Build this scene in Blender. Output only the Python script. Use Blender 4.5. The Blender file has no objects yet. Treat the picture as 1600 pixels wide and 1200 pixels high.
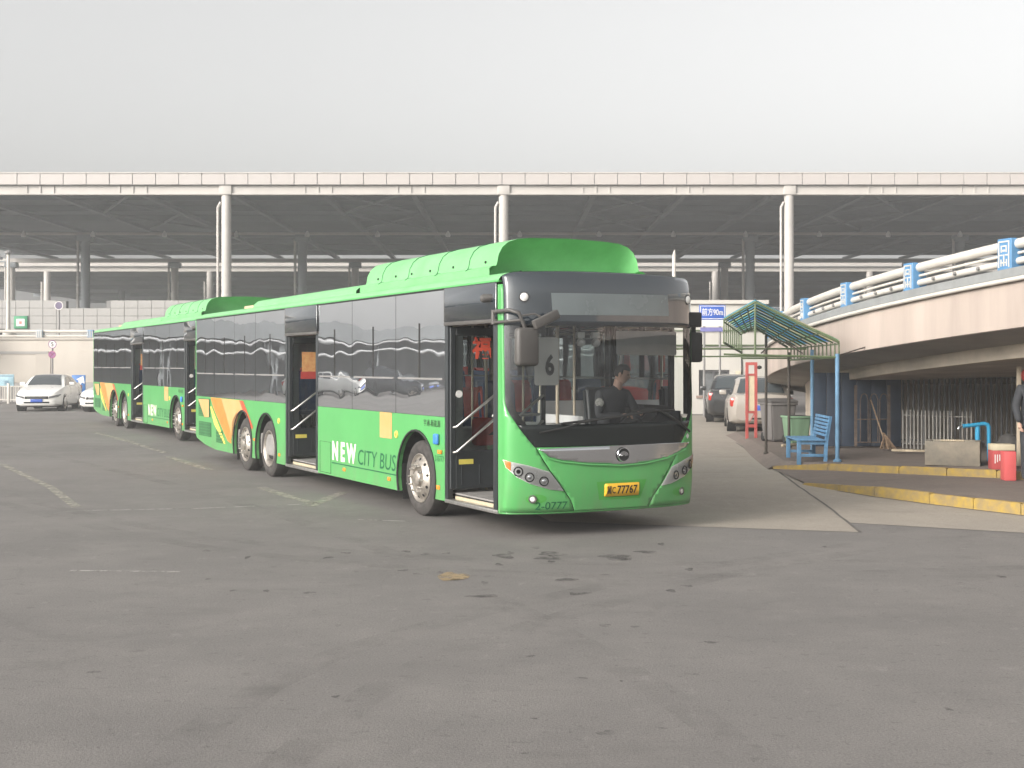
import bpy, bmesh, math, random
from mathutils import Vector, Matrix
random.seed(7)
SC = bpy.context.scene
COL = SC.collection
R = math.radians

# ------------------------------------------------------------------ camera
F_PX, HOR, CAM_H = 2000.0, 570.0, 1.91          # focal length in px of a 1600-wide frame, horizon row, eye height
cam = bpy.data.cameras.new('camera')
cam.sensor_fit = 'HORIZONTAL'
cam.sensor_width = 36.0
cam.lens = 36.0 * F_PX / 1600.0
cam.shift_y = -(600.0 - HOR) / 1600.0
cam.clip_start, cam.clip_end = 0.1, 1500.0
cam_o = bpy.data.objects.new('camera', cam)
COL.objects.link(cam_o)
cam_o.location = (0, 0, CAM_H)
cam_o.rotation_euler = (R(90), 0, 0)
SC.camera = cam_o

# ------------------------------------------------------------------ sky, sun, exposure
SUN_DIR = Vector((-0.68, -0.58, 0.36)).normalized()   # towards the sun
world = bpy.data.worlds.new('World')
SC.world = world
world.use_nodes = True
wn = world.node_tree.nodes
wl = world.node_tree.links
sky = wn.new('ShaderNodeTexSky')
sky.sky_type = 'NISHITA'
sky.sun_disc = False
sky.sun_elevation = math.asin(SUN_DIR.z)
sky.sun_rotation = math.atan2(SUN_DIR.x, SUN_DIR.y)
sky.air_density = 1.0
sky.dust_density = 6.0
sky.ozone_density = 1.0
hs = wn.new('ShaderNodeHueSaturation')
hs.inputs['Saturation'].default_value = 0.10
bg = wn['Background']
bg.inputs['Strength'].default_value = 0.15
wl.new(sky.outputs[0], hs.inputs['Color'])
warm = wn.new('ShaderNodeMix'); warm.data_type = 'RGBA'; warm.blend_type = 'MULTIPLY'; warm.inputs['Factor'].default_value = 1.0
warm.inputs['B'].default_value = (1.0, 0.985, 0.962, 1)
wl.new(hs.outputs[0], warm.inputs['A'])
wl.new(warm.outputs['Result'], bg.inputs['Color'])

sun = bpy.data.lights.new('sun', 'SUN')
sun.energy = 0.85
sun.angle = R(14)
sun.color = (1.0, 0.90, 0.80)
sun_o = bpy.data.objects.new('sun', sun)
COL.objects.link(sun_o)
sun_o.rotation_euler = (-SUN_DIR).to_track_quat('-Z', 'Y').to_euler()
sun_o.location = SUN_DIR * 60

SC.view_settings.view_transform = 'Standard'
SC.view_settings.look = 'None'
SC.view_settings.exposure = 0.98
SC.view_settings.gamma = 1.0
SC.view_settings.use_curve_mapping = False
SC.cycles.use_denoising = True
SC.cycles.max_bounces = 8
SC.cycles.transparent_max_bounces = 24
SC.cycles.volume_bounces = 1
SC.cycles.caustics_reflective = False
SC.cycles.caustics_refractive = False

# ------------------------------------------------------------------ helpers
def at(px, py, Y):
    """point seen at a pixel of the 1600x1200 photograph, at depth Y"""
    return Vector(((px - 800) / F_PX * Y, Y, CAM_H - (py - HOR) / F_PX * Y))

def gy(py, z=0.0):
    return (CAM_H - z) * F_PX / (py - HOR)

def gp(px, py, z=0.0):
    Y = gy(py, z)
    return Vector(((px - 800) / F_PX * Y, Y, z))

def tag(o, label=None, cat=None, group=None, kind=None):
    if label: o['label'] = label
    if cat: o['category'] = cat
    if group: o['group'] = group
    if kind: o['kind'] = kind
    return o

def empty(name, loc=(0, 0, 0), rz=0.0):
    o = bpy.data.objects.new(name, None)
    o.empty_display_size = 0.2
    COL.objects.link(o)
    o.location = loc
    o.rotation_euler = (0, 0, rz)
    return o

def link(name, me, mat=None, parent=None):
    if mat is not None and not me.materials:
        me.materials.append(mat)
    o = bpy.data.objects.new(name, me)
    COL.objects.link(o)
    if parent: o.parent = parent
    return o

def bm_obj(name, bm, mat, parent=None, smooth=False, recalc=True):
    if recalc:
        bmesh.ops.recalc_face_normals(bm, faces=bm.faces)
    me = bpy.data.meshes.new(name)
    bm.to_mesh(me)
    bm.free()
    if smooth:
        for p in me.polygons: p.use_smooth = True
        if smooth != True:
            me.set_sharp_from_angle(angle=R(smooth))
    return link(name, me, mat, parent)

def copy_tree(o, parent=None, skip=()):
    c = o.copy()
    COL.objects.link(c)
    c.parent = parent
    for ch in list(o.children):
        if ch.name.split('.')[0] in skip: continue
        copy_tree(ch, c, skip)
    return c

def add_box(bm, x0, x1, y0, y1, z0, z1, bev=0.0, seg=1):
    vs = [bm.verts.new(p) for p in ((x0,y0,z0),(x1,y0,z0),(x1,y1,z0),(x0,y1,z0),(x0,y0,z1),(x1,y0,z1),(x1,y1,z1),(x0,y1,z1))]
    fs = [bm.faces.new([vs[i] for i in q]) for q in ((0,3,2,1),(4,5,6,7),(0,1,5,4),(1,2,6,5),(2,3,7,6),(3,0,4,7))]
    if bev > 0:
        es = list({e for f in fs for e in f.edges})
        bmesh.ops.bevel(bm, geom=es, offset=bev, segments=seg, profile=0.5, affect='EDGES')
    return vs

def box(name, x0, x1, y0, y1, z0, z1, mat, parent=None, bev=0.0, seg=2):
    bm = bmesh.new()
    add_box(bm, min(x0,x1), max(x0,x1), min(y0,y1), max(y0,y1), min(z0,z1), max(z0,z1), bev, seg)
    return bm_obj(name, bm, mat, parent, smooth=(40 if bev else False))

def add_tube(bm, pts, r, n=8, cap=True, rads=None):
    pts = [Vector(p) for p in pts]
    rings = []
    prev = None
    for i, p in enumerate(pts):
        if i == 0: d = pts[1] - pts[0]
        elif i == len(pts) - 1: d = pts[-1] - pts[-2]
        else: d = (pts[i+1] - p).normalized() + (p - pts[i-1]).normalized()
        d.normalize()
        if prev is None:
            ref = Vector((0, 0, 1)) if abs(d.z) < 0.9 else Vector((1, 0, 0))
            s = d.cross(ref).normalized()
        else:
            s = (prev - d * prev.dot(d)).normalized()
        prev = s
        t = d.cross(s).normalized()
        rr = rads[i] if rads else r
        rings.append([bm.verts.new(p + (s * math.cos(2*math.pi*k/n) + t * math.sin(2*math.pi*k/n)) * rr) for k in range(n)])
    for a, b in zip(rings, rings[1:]):
        for k in range(n):
            bm.faces.new((a[k], a[(k+1) % n], b[(k+1) % n], b[k]))
    if cap:
        bm.faces.new(rings[0][::-1]); bm.faces.new(rings[-1])

def tube(name, pts, r, mat, parent=None, n=8, rads=None):
    bm = bmesh.new()
    add_tube(bm, pts, r, n, True, rads)
    return bm_obj(name, bm, mat, parent, smooth=50)

def add_lathe(bm, prof, axis_o, axis, n=32):
    """prof: list of (along, radius)"""
    axis = Vector(axis).normalized(); o = Vector(axis_o)
    ref = Vector((0, 0, 1)) if abs(axis.z) < 0.9 else Vector((1, 0, 0))
    s = axis.cross(ref).normalized(); t = axis.cross(s)
    rings = []
    for a, r in prof:
        c = o + axis * a
        if r < 1e-5: rings.append([bm.verts.new(c)])
        else: rings.append([bm.verts.new(c + (s*math.cos(2*math.pi*k/n) + t*math.sin(2*math.pi*k/n)) * r) for k in range(n)])
    for a, b in zip(rings, rings[1:]):
        for k in range(n):
            k2 = (k+1) % n
            if len(a) == 1 and len(b) == 1: continue
            if len(a) == 1: bm.faces.new((a[0], b[k2], b[k]))
            elif len(b) == 1: bm.faces.new((a[k], a[k2], b[0]))
            else: bm.faces.new((a[k], a[k2], b[k2], b[k]))

def lathe(name, prof, o, axis, mat, parent=None, n=32, smooth=35):
    bm = bmesh.new()
    add_lathe(bm, prof, o, axis, n)
    return bm_obj(name, bm, mat, parent, smooth=smooth)

def add_prism(bm, poly, f0, f1):
    """poly of 2-D points, f0/f1 map a 2-D point to its two ends"""
    a = [bm.verts.new(f0(*p)) for p in poly]
    b = [bm.verts.new(f1(*p)) for p in poly]
    bm.faces.new(a); bm.faces.new(b[::-1])
    n = len(poly)
    for i in range(n):
        bm.faces.new((a[i], a[(i+1) % n], b[(i+1) % n], b[i]))

def prism(name, poly, f0, f1, mat, parent=None, bev=0.0, tri=True):
    bm = bmesh.new()
    add_prism(bm, poly, f0, f1)
    bmesh.ops.recalc_face_normals(bm, faces=bm.faces)
    if tri:
        bmesh.ops.triangulate(bm, faces=[f for f in bm.faces if len(f.verts) > 4])
    return bm_obj(name, bm, mat, parent)

def add_patch(bm, poly, mapf, da, db):
    """2-D outline, cut along a grid, then wrapped on a surface"""
    tmp = bmesh.new()
    vs = [tmp.verts.new((p[0], p[1], 0)) for p in poly]
    tmp.faces.new(vs)
    xs = [p[0] for p in poly]; ys = [p[1] for p in poly]
    for lo, hi, d, ax in ((min(xs), max(xs), da, 0), (min(ys), max(ys), db, 1)):
        if not d: continue
        k = math.floor(lo / d) + 1
        while k * d < hi - 1e-6:
            co = [0, 0, 0]; no = [0, 0, 0]; co[ax] = k * d; no[ax] = 1
            bmesh.ops.bisect_plane(tmp, geom=tmp.verts[:] + tmp.edges[:] + tmp.faces[:], dist=1e-6, plane_co=co, plane_no=no)
            k += 1
    bmesh.ops.triangulate(tmp, faces=[f for f in tmp.faces if len(f.verts) > 4])
    m = {v: bm.verts.new(mapf(v.co.x, v.co.y)) for v in tmp.verts}
    for f in tmp.faces:
        bm.faces.new([m[v] for v in f.verts])
    tmp.free()

def patch(name, poly, mapf, mat, parent=None, da=0.1, db=0.1, thick=0.0, smooth=True):
    bm = bmesh.new()
    add_patch(bm, poly, mapf, da, db)
    o = bm_obj(name, bm, mat, parent, smooth=(60 if smooth else False))
    if thick:
        md = o.modifiers.new('thick', 'SOLIDIFY'); md.thickness = thick; md.offset = -1
    return o

def rrect(a0, a1, b0, b1, r, n=5):
    out = []
    for cx, cy, s in ((a1-r, b1-r, 0), (a0+r, b1-r, 90), (a0+r, b0+r, 180), (a1-r, b0+r, 270)):
        for k in range(n+1):
            a = R(s + 90*k/n)
            out.append((cx + r*math.cos(a), cy + r*math.sin(a)))
    return out

def text_mesh(s, size=1.0, shear=0.0, bold=0.0, align='LEFT', xs=1.0):
    cu = bpy.data.curves.new('text', 'FONT')
    cu.body = s; cu.size = size; cu.shear = shear; cu.offset = bold; cu.align_x = align
    cu.resolution_u = 3
    o = bpy.data.objects.new('text', cu)
    COL.objects.link(o)
    dg = bpy.context.evaluated_depsgraph_get()
    me = bpy.data.meshes.new_from_object(o.evaluated_get(dg))
    bpy.data.objects.remove(o); bpy.data.curves.remove(cu)
    me.materials.clear()
    for v in me.vertices: v.co.x *= xs
    return me

def text_on(name, s, mapf, mat, parent, size, **kw):
    """lettering whose flat vertices (x, y) are laid on a surface by mapf"""
    me = text_mesh(s, size, **kw)
    for v in me.vertices:
        v.co = mapf(v.co.x, v.co.y)
    return link(name, me, mat, parent)

def fit_text(name, s, w, h, mapf, mat, parent, **kw):
    """lettering stretched to a w x h field with its lower left at 0,0"""
    me = text_mesh(s, 1.0, **kw)
    xs = [v.co.x for v in me.vertices]; ys = [v.co.y for v in me.vertices]
    x0, x1, y0, y1 = min(xs), max(xs), min(ys), max(ys)
    for v in me.vertices:
        v.co = mapf((v.co.x - x0) / (x1 - x0) * w, (v.co.y - y0) / (y1 - y0) * h)
    return link(name, me, mat, parent)

def bool_cut(o, cutters):
    for c in cutters:
        md = o.modifiers.new('cut', 'BOOLEAN'); md.operation = 'DIFFERENCE'; md.solver = 'EXACT'; md.object = c
    dg = bpy.context.evaluated_depsgraph_get()
    dg.update()
    me = bpy.data.meshes.new_from_object(o.evaluated_get(dg))
    o.modifiers.clear()
    o.data = me
    for c in cutters: bpy.data.objects.remove(c)

# ------------------------------------------------------------------ materials
MATS = {}
def mat(name, col, rough=0.6, metal=0.0, var=0.12, scale=3.0, bump=0.0, bscale=60.0, coat=0.0, spec=0.5, tint2=None, dirt=0.0, streak=False):
    if name in MATS: return MATS[name]
    m = bpy.data.materials.new(name); MATS[name] = m
    m.use_nodes = True
    nt = m.node_tree; N = nt.nodes; L = nt.links
    b = N['Principled BSDF']
    b.inputs['Roughness'].default_value = rough
    b.inputs['Metallic'].default_value = metal
    b.inputs['Coat Weight'].default_value = coat
    b.inputs['Coat Roughness'].default_value = 0.08
    b.inputs['Specular IOR Level'].default_value = spec
    tc = N.new('ShaderNodeTexCoord')
    c0 = (*col, 1)
    if var > 0 or tint2:
        mp = N.new('ShaderNodeMapping')
        if streak: mp.inputs['Scale'].default_value = (1, 1, 0.12)
        L.new(tc.outputs['Object'], mp.inputs['Vector'])
        nz = N.new('ShaderNodeTexNoise'); nz.inputs['Scale'].default_value = scale; nz.inputs['Detail'].default_value = 6; nz.inputs['Roughness'].default_value = 0.62
        L.new(mp.outputs[0], nz.inputs['Vector'])
        rmp = N.new('ShaderNodeMapRange'); rmp.inputs['From Min'].default_value = 0.3; rmp.inputs['From Max'].default_value = 0.7
        L.new(nz.outputs['Fac'], rmp.inputs['Value'])
        mx = N.new('ShaderNodeMix'); mx.data_type = 'RGBA'
        t2 = tint2 if tint2 else tuple(c * (1 - 2*var) for c in col)
        t1 = col if tint2 else tuple(min(1, c * (1 + var*0.6)) for c in col)
        mx.inputs['A'].default_value = (*t1, 1); mx.inputs['B'].default_value = (*t2, 1)
        L.new(rmp.outputs[0], mx.inputs['Factor'])
        L.new(mx.outputs['Result'], b.inputs['Base Color'])
        rr = N.new('ShaderNodeMapRange'); rr.inputs['To Min'].default_value = max(0.02, rough - 0.08); rr.inputs['To Max'].default_value = min(1, rough + 0.10)
        L.new(nz.outputs['Fac'], rr.inputs['Value']); L.new(rr.outputs[0], b.inputs['Roughness'])
    else:
        b.inputs['Base Color'].default_value = c0
    if bump > 0:
        n2 = N.new('ShaderNodeTexNoise'); n2.inputs['Scale'].default_value = bscale; n2.inputs['Detail'].default_value = 4
        L.new(tc.outputs['Object'], n2.inputs['Vector'])
        bp = N.new('ShaderNodeBump'); bp.inputs['Strength'].default_value = bump; bp.inputs['Distance'].default_value = 0.02
        L.new(n2.outputs['Fac'], bp.inputs['Height']); L.new(bp.outputs[0], b.inputs['Normal'])
    return m

def glass(name, tint, ior=1.6, rough=0.01, wave=0.0, wscale=0.9):
    if name in MATS: return MATS[name]
    m = bpy.data.materials.new(name); MATS[name] = m
    m.use_nodes = True
    nt = m.node_tree; N = nt.nodes; L = nt.links
    N.remove(N['Principled BSDF'])
    out = N['Material Output']
    tr = N.new('ShaderNodeBsdfTransparent'); tr.inputs['Color'].default_value = (*tint, 1)
    gl = N.new('ShaderNodeBsdfGlossy'); gl.inputs['Roughness'].default_value = rough; gl.inputs['Color'].default_value = (0.95, 0.97, 1, 1)
    fr = N.new('ShaderNodeFresnel'); fr.inputs['IOR'].default_value = ior
    mx = N.new('ShaderNodeMixShader')
    L.new(fr.outputs[0], mx.inputs[0]); L.new(tr.outputs[0], mx.inputs[1]); L.new(gl.outputs[0], mx.inputs[2])
    L.new(mx.outputs[0], out.inputs['Surface'])
    if wave > 0:
        tc = N.new('ShaderNodeTexCoord')
        nz = N.new('ShaderNodeTexNoise'); nz.inputs['Scale'].default_value = wscale; nz.inputs['Detail'].default_value = 1.5
        L.new(tc.outputs['Object'], nz.inputs['Vector'])
        bp = N.new('ShaderNodeBump'); bp.inputs['Strength'].default_value = wave; bp.inputs['Distance'].default_value = 0.05
        L.new(nz.outputs['Fac'], bp.inputs['Height'])
        L.new(bp.outputs[0], gl.inputs['Normal'])
    return m

def emis(name, col, s):
    m = bpy.data.materials.new(name); MATS[name] = m
    m.use_nodes = True
    b = m.node_tree.nodes['Principled BSDF']
    b.inputs['Base Color'].default_value = (*col, 1)
    b.inputs['Emission Color'].default_value = (*col, 1); b.inputs['Emission Strength'].default_value = s
    return m

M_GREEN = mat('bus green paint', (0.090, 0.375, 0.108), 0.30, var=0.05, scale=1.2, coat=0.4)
def road_film(m):
    """dried road dirt on the skirts and slight waviness of the sheet metal"""
    N = m.node_tree.nodes; L = m.node_tree.links; b = N['Principled BSDF']
    src = b.inputs['Base Color'].links[0].from_socket
    tc = N.new('ShaderNodeTexCoord'); sp = N.new('ShaderNodeSeparateXYZ'); L.new(tc.outputs['Object'], sp.inputs[0])
    hz_ = N.new('ShaderNodeMapRange'); hz_.inputs['From Min'].default_value = 0.95; hz_.inputs['From Max'].default_value = 0.28
    L.new(sp.outputs['Z'], hz_.inputs['Value'])
    mp = N.new('ShaderNodeMapping'); mp.inputs['Scale'].default_value = (1, 1, 0.35); L.new(tc.outputs['Object'], mp.inputs['Vector'])
    nz = N.new('ShaderNodeTexNoise'); nz.inputs['Scale'].default_value = 5; nz.inputs['Detail'].default_value = 7; nz.inputs['Roughness'].default_value = 0.7; L.new(mp.outputs[0], nz.inputs['Vector'])
    r = N.new('ShaderNodeMapRange'); r.inputs['From Min'].default_value = 0.38; r.inputs['From Max'].default_value = 0.72; r.inputs['To Max'].default_value = 0.62; L.new(nz.outputs['Fac'], r.inputs['Value'])
    mu = N.new('ShaderNodeMath'); mu.operation = 'MULTIPLY'; r.inputs['To Max'].default_value = 0.5; L.new(hz_.outputs[0], mu.inputs[0]); L.new(r.outputs[0], mu.inputs[1])
    mx = N.new('ShaderNodeMix'); mx.data_type = 'RGBA'; mx.inputs['B'].default_value = (0.17, 0.20, 0.12, 1)
    L.new(mu.outputs[0], mx.inputs['Factor']); L.new(src, mx.inputs['A']); L.new(mx.outputs['Result'], b.inputs['Base Color'])
    n2 = N.new('ShaderNodeTexNoise'); n2.inputs['Scale'].default_value = 1.6; n2.inputs['Detail'].default_value = 1; L.new(tc.outputs['Object'], n2.inputs['Vector'])
    bp = N.new('ShaderNodeBump'); bp.inputs['Strength'].default_value = 0.10; bp.inputs['Distance'].default_value = 0.03; L.new(n2.outputs['Fac'], bp.inputs['Height'])
    L.new(bp.outputs[0], b.inputs['Normal']); L.new(bp.outputs[0], b.inputs['Coat Normal'])
road_film(M_GREEN)
M_GREEN2 = mat('bus roof green', (0.185, 0.50, 0.20), 0.40, var=0.10, scale=2.0)  # paler than the body green: skylight on the roof put into the colour
M_DKGREEN = mat('dark green decal', (0.008, 0.115, 0.045), 0.5, var=0.1)
M_BLACK = mat('black rubber', (0.018, 0.018, 0.018), 0.7, var=0.2, scale=8)
M_TYRE = mat('tyre rubber', (0.055, 0.05, 0.047), 0.85, var=0.25, scale=9, bump=0.3, bscale=80)
M_UNDER = mat('underbody black', (0.012, 0.012, 0.012), 0.9, var=0.2)
M_BLACKGLOSS = mat('black glass mask', (0.022, 0.030, 0.038), 0.06, var=0.0, coat=1.0, spec=0.9)
M_GREYDARK = mat('dark grey door paint', (0.028, 0.033, 0.036), 0.38, var=0.12, scale=4)
M_GREY = mat('grey plastic', (0.22, 0.215, 0.21), 0.5, var=0.1)
M_MIRROR = mat('mirror housing grey', (0.085, 0.08, 0.075), 0.45, var=0.1)
M_ALU = mat('aluminium', (0.62, 0.61, 0.58), 0.35, metal=0.9, var=0.15, scale=10)
M_RIM = mat('wheel rim steel', (0.58, 0.53, 0.47), 0.38, metal=0.75, var=0.25, scale=12)
M_CHROME = mat('chrome', (0.72, 0.73, 0.75), 0.12, metal=1.0, var=0.04)
M_WHITE = mat('white paint', (0.78, 0.77, 0.74), 0.5, var=0.06)
M_CREAMTXT = mat('cream lettering', (0.85, 0.82, 0.68), 0.5, var=0.05)
M_ORANGE = mat('orange decal', (0.80, 0.22, 0.045), 0.45, var=0.08)
M_TAN = mat('tan orange decal', (0.58, 0.30, 0.10), 0.5, var=0.15, tint2=(0.55, 0.36, 0.16))
M_REDLINE = mat('red decal', (0.55, 0.09, 0.04), 0.5, var=0.1)
M_YELLOW = mat('yellow decal', (0.72, 0.62, 0.12), 0.5, var=0.1)
M_AMBER = mat('amber lens', (0.85, 0.28, 0.03), 0.25, var=0.05, coat=0.5)
M_RED = mat('red paint', (0.52, 0.06, 0.05), 0.5, var=0.12)
M_PLATE = mat('plate yellow', (0.80, 0.46, 0.03), 0.45, var=0.05)
M_INK = mat('black ink', (0.01, 0.01, 0.01), 0.6, var=0.0)
M_SILVER = mat('lamp housing silver', (0.86, 0.85, 0.83), 0.25, metal=0.15, var=0.05)
M_GLASS_SIDE = glass('tinted side glass', (0.40, 0.42, 0.42), 1.95, 0.012, wave=0.24, wscale=0.8)
M_GLASS_FRONT = glass('windscreen glass', (0.90, 0.93, 0.92), 1.75, 0.01, wave=0.02, wscale=0.6)
M_GLASS_DOOR = glass('door glass', (0.86, 0.89, 0.88), 1.5, 0.01)
M_GLASS_CAR = glass('car glass', (0.10, 0.12, 0.13), 1.8, 0.01)
M_LAMPGLASS = glass('lamp lens', (0.92, 0.93, 0.93), 1.45, 0.01)
M_INTGREY = mat('bus interior grey', (0.50, 0.50, 0.50), 0.6, var=0.08)
M_FLOOR = mat('bus floor', (0.26, 0.25, 0.24), 0.7, var=0.15, scale=6)
M_SEATBLUE = mat('seat blue', (0.02, 0.05, 0.13), 0.55, var=0.15)
M_SEATRED = mat('seat cover red', (0.60, 0.07, 0.055), 0.8, var=0.2)
M_POLE = mat('grab pole cream', (0.55, 0.47, 0.36), 0.4, var=0.1)
# ================================================================== the buses
M_BANNER = mat('banner red', (0.75, 0.09, 0.06), 0.7, var=0.15, scale=12)
# bus frame: u runs back from the front corner, v runs across from the door side, z up
TH = math.atan2(1052.0, F_PX)
BUS_A = Vector((-math.sin(TH), math.cos(TH), 0)); BUS_B = Vector((math.cos(TH), math.sin(TH), 0))
BUS_O = Vector((-0.1126, 14.08, 0))
BUS_RZ = math.atan2(BUS_A.y, BUS_A.x)
BW, BL = 2.55, 13.73
Z_SILL, Z_BELT, Z_RAIL = 0.271, 1.278, 2.827
def BLc(u, v, z): return Vector((u, -v, z))

def rake(z):
    r = 0.0
    if z > 1.15: r += 0.05 * (z - 1.15) / 1.6
    if z < 0.65: r += 0.05 * ((0.65 - z) / 0.38) ** 2
    if z > 2.72: r += 0.07 * ((z - 2.72) / 0.23) ** 2
    return r
def SF(v, z):
    t = min(1.0, abs((v - BW/2) / (BW/2)))
    return -0.30 * (1 - t ** 3.0) ** 0.62 + rake(z)
def roof_z(v):
    d = min(v, BW - v)
    if d < 0.18:
        return 2.85 + 0.09 * math.sqrt(max(0, 1 - (1 - d/0.18) ** 2))
    return 2.94 + 0.02 * (1 - ((v - BW/2) / (BW/2 - 0.18)) ** 2)
def FM(off=0.0):
    return lambda v, z: BLc(SF(v, z) - off, v, z)
def fpx(px, py):
    """(v, z) on the front skin under a pixel of the photograph"""
    d = Vector(((px - 800) / F_PX, 1, -(py - HOR) / F_PX)); c = Vector((0, 0, CAM_H))
    def g(t):
        p = c + d*t; q = p - BUS_O
        u, v = q.dot(BUS_A), q.dot(BUS_B)
        return u - SF(min(max(v, 0), BW), p.z), v, p.z
    lo, hi = 11.0, 17.5
    for _ in range(40):
        m = (lo + hi) / 2
        if g(m)[0] > 0: hi = m
        else: lo = m
    _, v, z = g(hi)
    return min(max(v, 0.0), BW), z
def spx(px, py):
    """(u, z) on the door side under a pixel of the photograph"""
    u = (1036.0 / (px + 252) - 1) * 14.08 / BUS_A.y
    return u, CAM_H - (py - HOR) / (142.0 * (px + 252) / 1036)
def SM(off=0.0):
    return lambda u, z: BLc(u, -off, z)
def mirror_v(poly): return [(BW - v, z) for v, z in poly][::-1]

WHEEL_U = (2.36, 8.77, 10.20)
WR = 0.478

def arch_pts(uc, r, n=14, zc=WR, zb=Z_SILL):
    a0 = math.asin((zb - zc) / r)
    return [(uc + r*math.cos(a0 + (math.pi - 2*a0)*k/n), zc + r*math.sin(a0 + (math.pi - 2*a0)*k/n)) for k in range(n+1)]

def side_panel(name, u0, u1, arches, root, v_in, v_out, rear=False):
    """green skirt panel with wheel arches open at its lower edge"""
    low = []
    for uc in arches:
        low += [(u, z) for u, z in arch_pts(uc, 0.60)][::-1]
    poly = [(u0, Z_BELT), (u0, Z_SILL)] + low
    if rear: poly += [(12.1, Z_SILL), (12.9, 0.33), (13.55, 0.43), (u1, 0.52)]
    else: poly += [(u1, Z_SILL)]
    poly += [(u1, Z_BELT)]
    return prism(name, poly, lambda a, b: BLc(a, v_out, b), lambda a, b: BLc(a, v_in, b), M_GREEN, root)

def build_wheel(root, uc, side, dished):
    """side 0 door side, 1 driver side; the axle runs along v"""
    s = 1 if side == 0 else -1
    vo = 0.05 if side == 0 else BW - 0.05
    o = BLc(uc, vo, WR); ax = Vector((0, s, 0))        # local -v is +y: outward on the door side
    w = empty('wheel', (0, 0, 0)); w.parent = root
    tyre = [(-0.26, 0.30), (-0.27, 0.40), (-0.25, 0.455), (-0.20, 0.476), (-0.05, 0.477), (-0.02, 0.465), (0.0, 0.43), (0.012, 0.385), (0.006, 0.335), (-0.015, 0.305), (-0.05, 0.295)]
    lathe('tyre', tyre, o, ax, M_TYRE, w, 40)
    if dished:
        rim = [(-0.03, 0.305), (0.0, 0.312), (0.004, 0.300), (-0.012, 0.285), (-0.05, 0.268), (-0.14, 0.255), (-0.19, 0.235), (-0.20, 0.17), (-0.17, 0.155), (-0.165, 0.11), (-0.10, 0.10), (-0.095, 0.0)]
    else:
        rim = [(-0.03, 0.305), (0.0, 0.312), (0.004, 0.302), (-0.014, 0.288), (-0.03, 0.275), (-0.012, 0.255), (0.02, 0.215), (0.035, 0.195), (0.03, 0.145), (0.0, 0.135), (-0.01, 0.11), (0.045, 0.095), (0.06, 0.07), (0.062, 0.0)]
    rm = lathe('rim', rim, o, ax, M_RIM, w, 40)
    bm = bmesh.new(); bh = bmesh.new()
    rb = 0.168
    for k in range(10):
        a = 2*math.pi*k/10 + 0.1
        d = Vector((math.cos(a), 0, math.sin(a)))
        a0 = -0.19 if dished else 0.028
        add_lathe(bm, [(a0, 0.017), (a0 + 0.03, 0.017), (a0 + 0.032, 0.012), (a0 + 0.06, 0.010), (a0 + 0.064, 0.0)], o + d*rb, ax, 8)
    bm_obj('wheel_nut', bm, M_ALU, rm, smooth=40)['kind'] = 'stuff'
    for k in range(10):
        a = 2*math.pi*(k + 0.5)/10 + 0.1
        d = Vector((math.cos(a), 0, math.sin(a)))
        rr, aa = (0.245, -0.168) if dished else (0.240, 0.001)
        slope = Vector((0, s, 0)) * (0.85 if not dished else 0.5) + d * (0.55 if not dished else -0.8)
        add_lathe(bh, [(-0.006, 0.0), (0.002, 0.021), (0.004, 0.019), (0.0015, 0.0)], o + d*rr + ax*aa, slope, 10)
    bm_obj('vent_hole_disc', bh, M_UNDER, rm)['kind'] = 'stuff'  # raised dark discs stand in for the shaded vent openings
    return w

def door_leaf(root, u, v0, w, z0, z1, name='door_leaf', sign=1):
    """leaf swung inwards, standing square to the side of the bus"""
    lf = empty(name, (0, 0, 0)); lf.parent = root
    th = 0.035
    f = bmesh.new()
    def b(va, vb, za, zb, t=th):
        add_box(f, u, u + t, -(vb), -(va), za, zb, 0.006, 1)
    b(v0, v0 + 0.07, z0, z1); b(v0 + w - 0.06, v0 + w, z0, z1)
    b(v0 + 0.07, v0 + w - 0.06, z1 - 0.10, z1); b(v0 + 0.07, v0 + w - 0.06, z0, z0 + 0.46)
    bm_obj('leaf_frame', f, M_GREYDARK, lf)
    box('leaf_rib', u - 0.006, u, -(v0 + 0.16), -(v0 + 0.14), z0 + 0.05, z0 + 0.28, M_GREYDARK, lf, 0.003)
    box('leaf_rib', u - 0.006, u, -(v0 + 0.40), -(v0 + 0.38), z0 + 0.05, z0 + 0.28, M_GREYDARK, lf, 0.003)
    box('leaf_glass', u + 0.014, u + 0.020, -(v0 + w - 0.065), -(v0 + 0.065), z0 + 0.455, z1 - 0.095, M_GLASS_DOOR, lf)
    for za, zb in ((1.17, 1.56), (0.87, 1.27)):
        tube('grab_rail', [BLc(u + 0.01, v0 + 0.04, za - 0.01), BLc(u - 0.05, v0 + 0.06, za), BLc(u - 0.05, v0 + w - 0.10, zb - 0.02), BLc(u + 0.0, v0 + w - 0.04, zb)], 0.016, M_ALU, lf, 8)
    return lf

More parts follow.
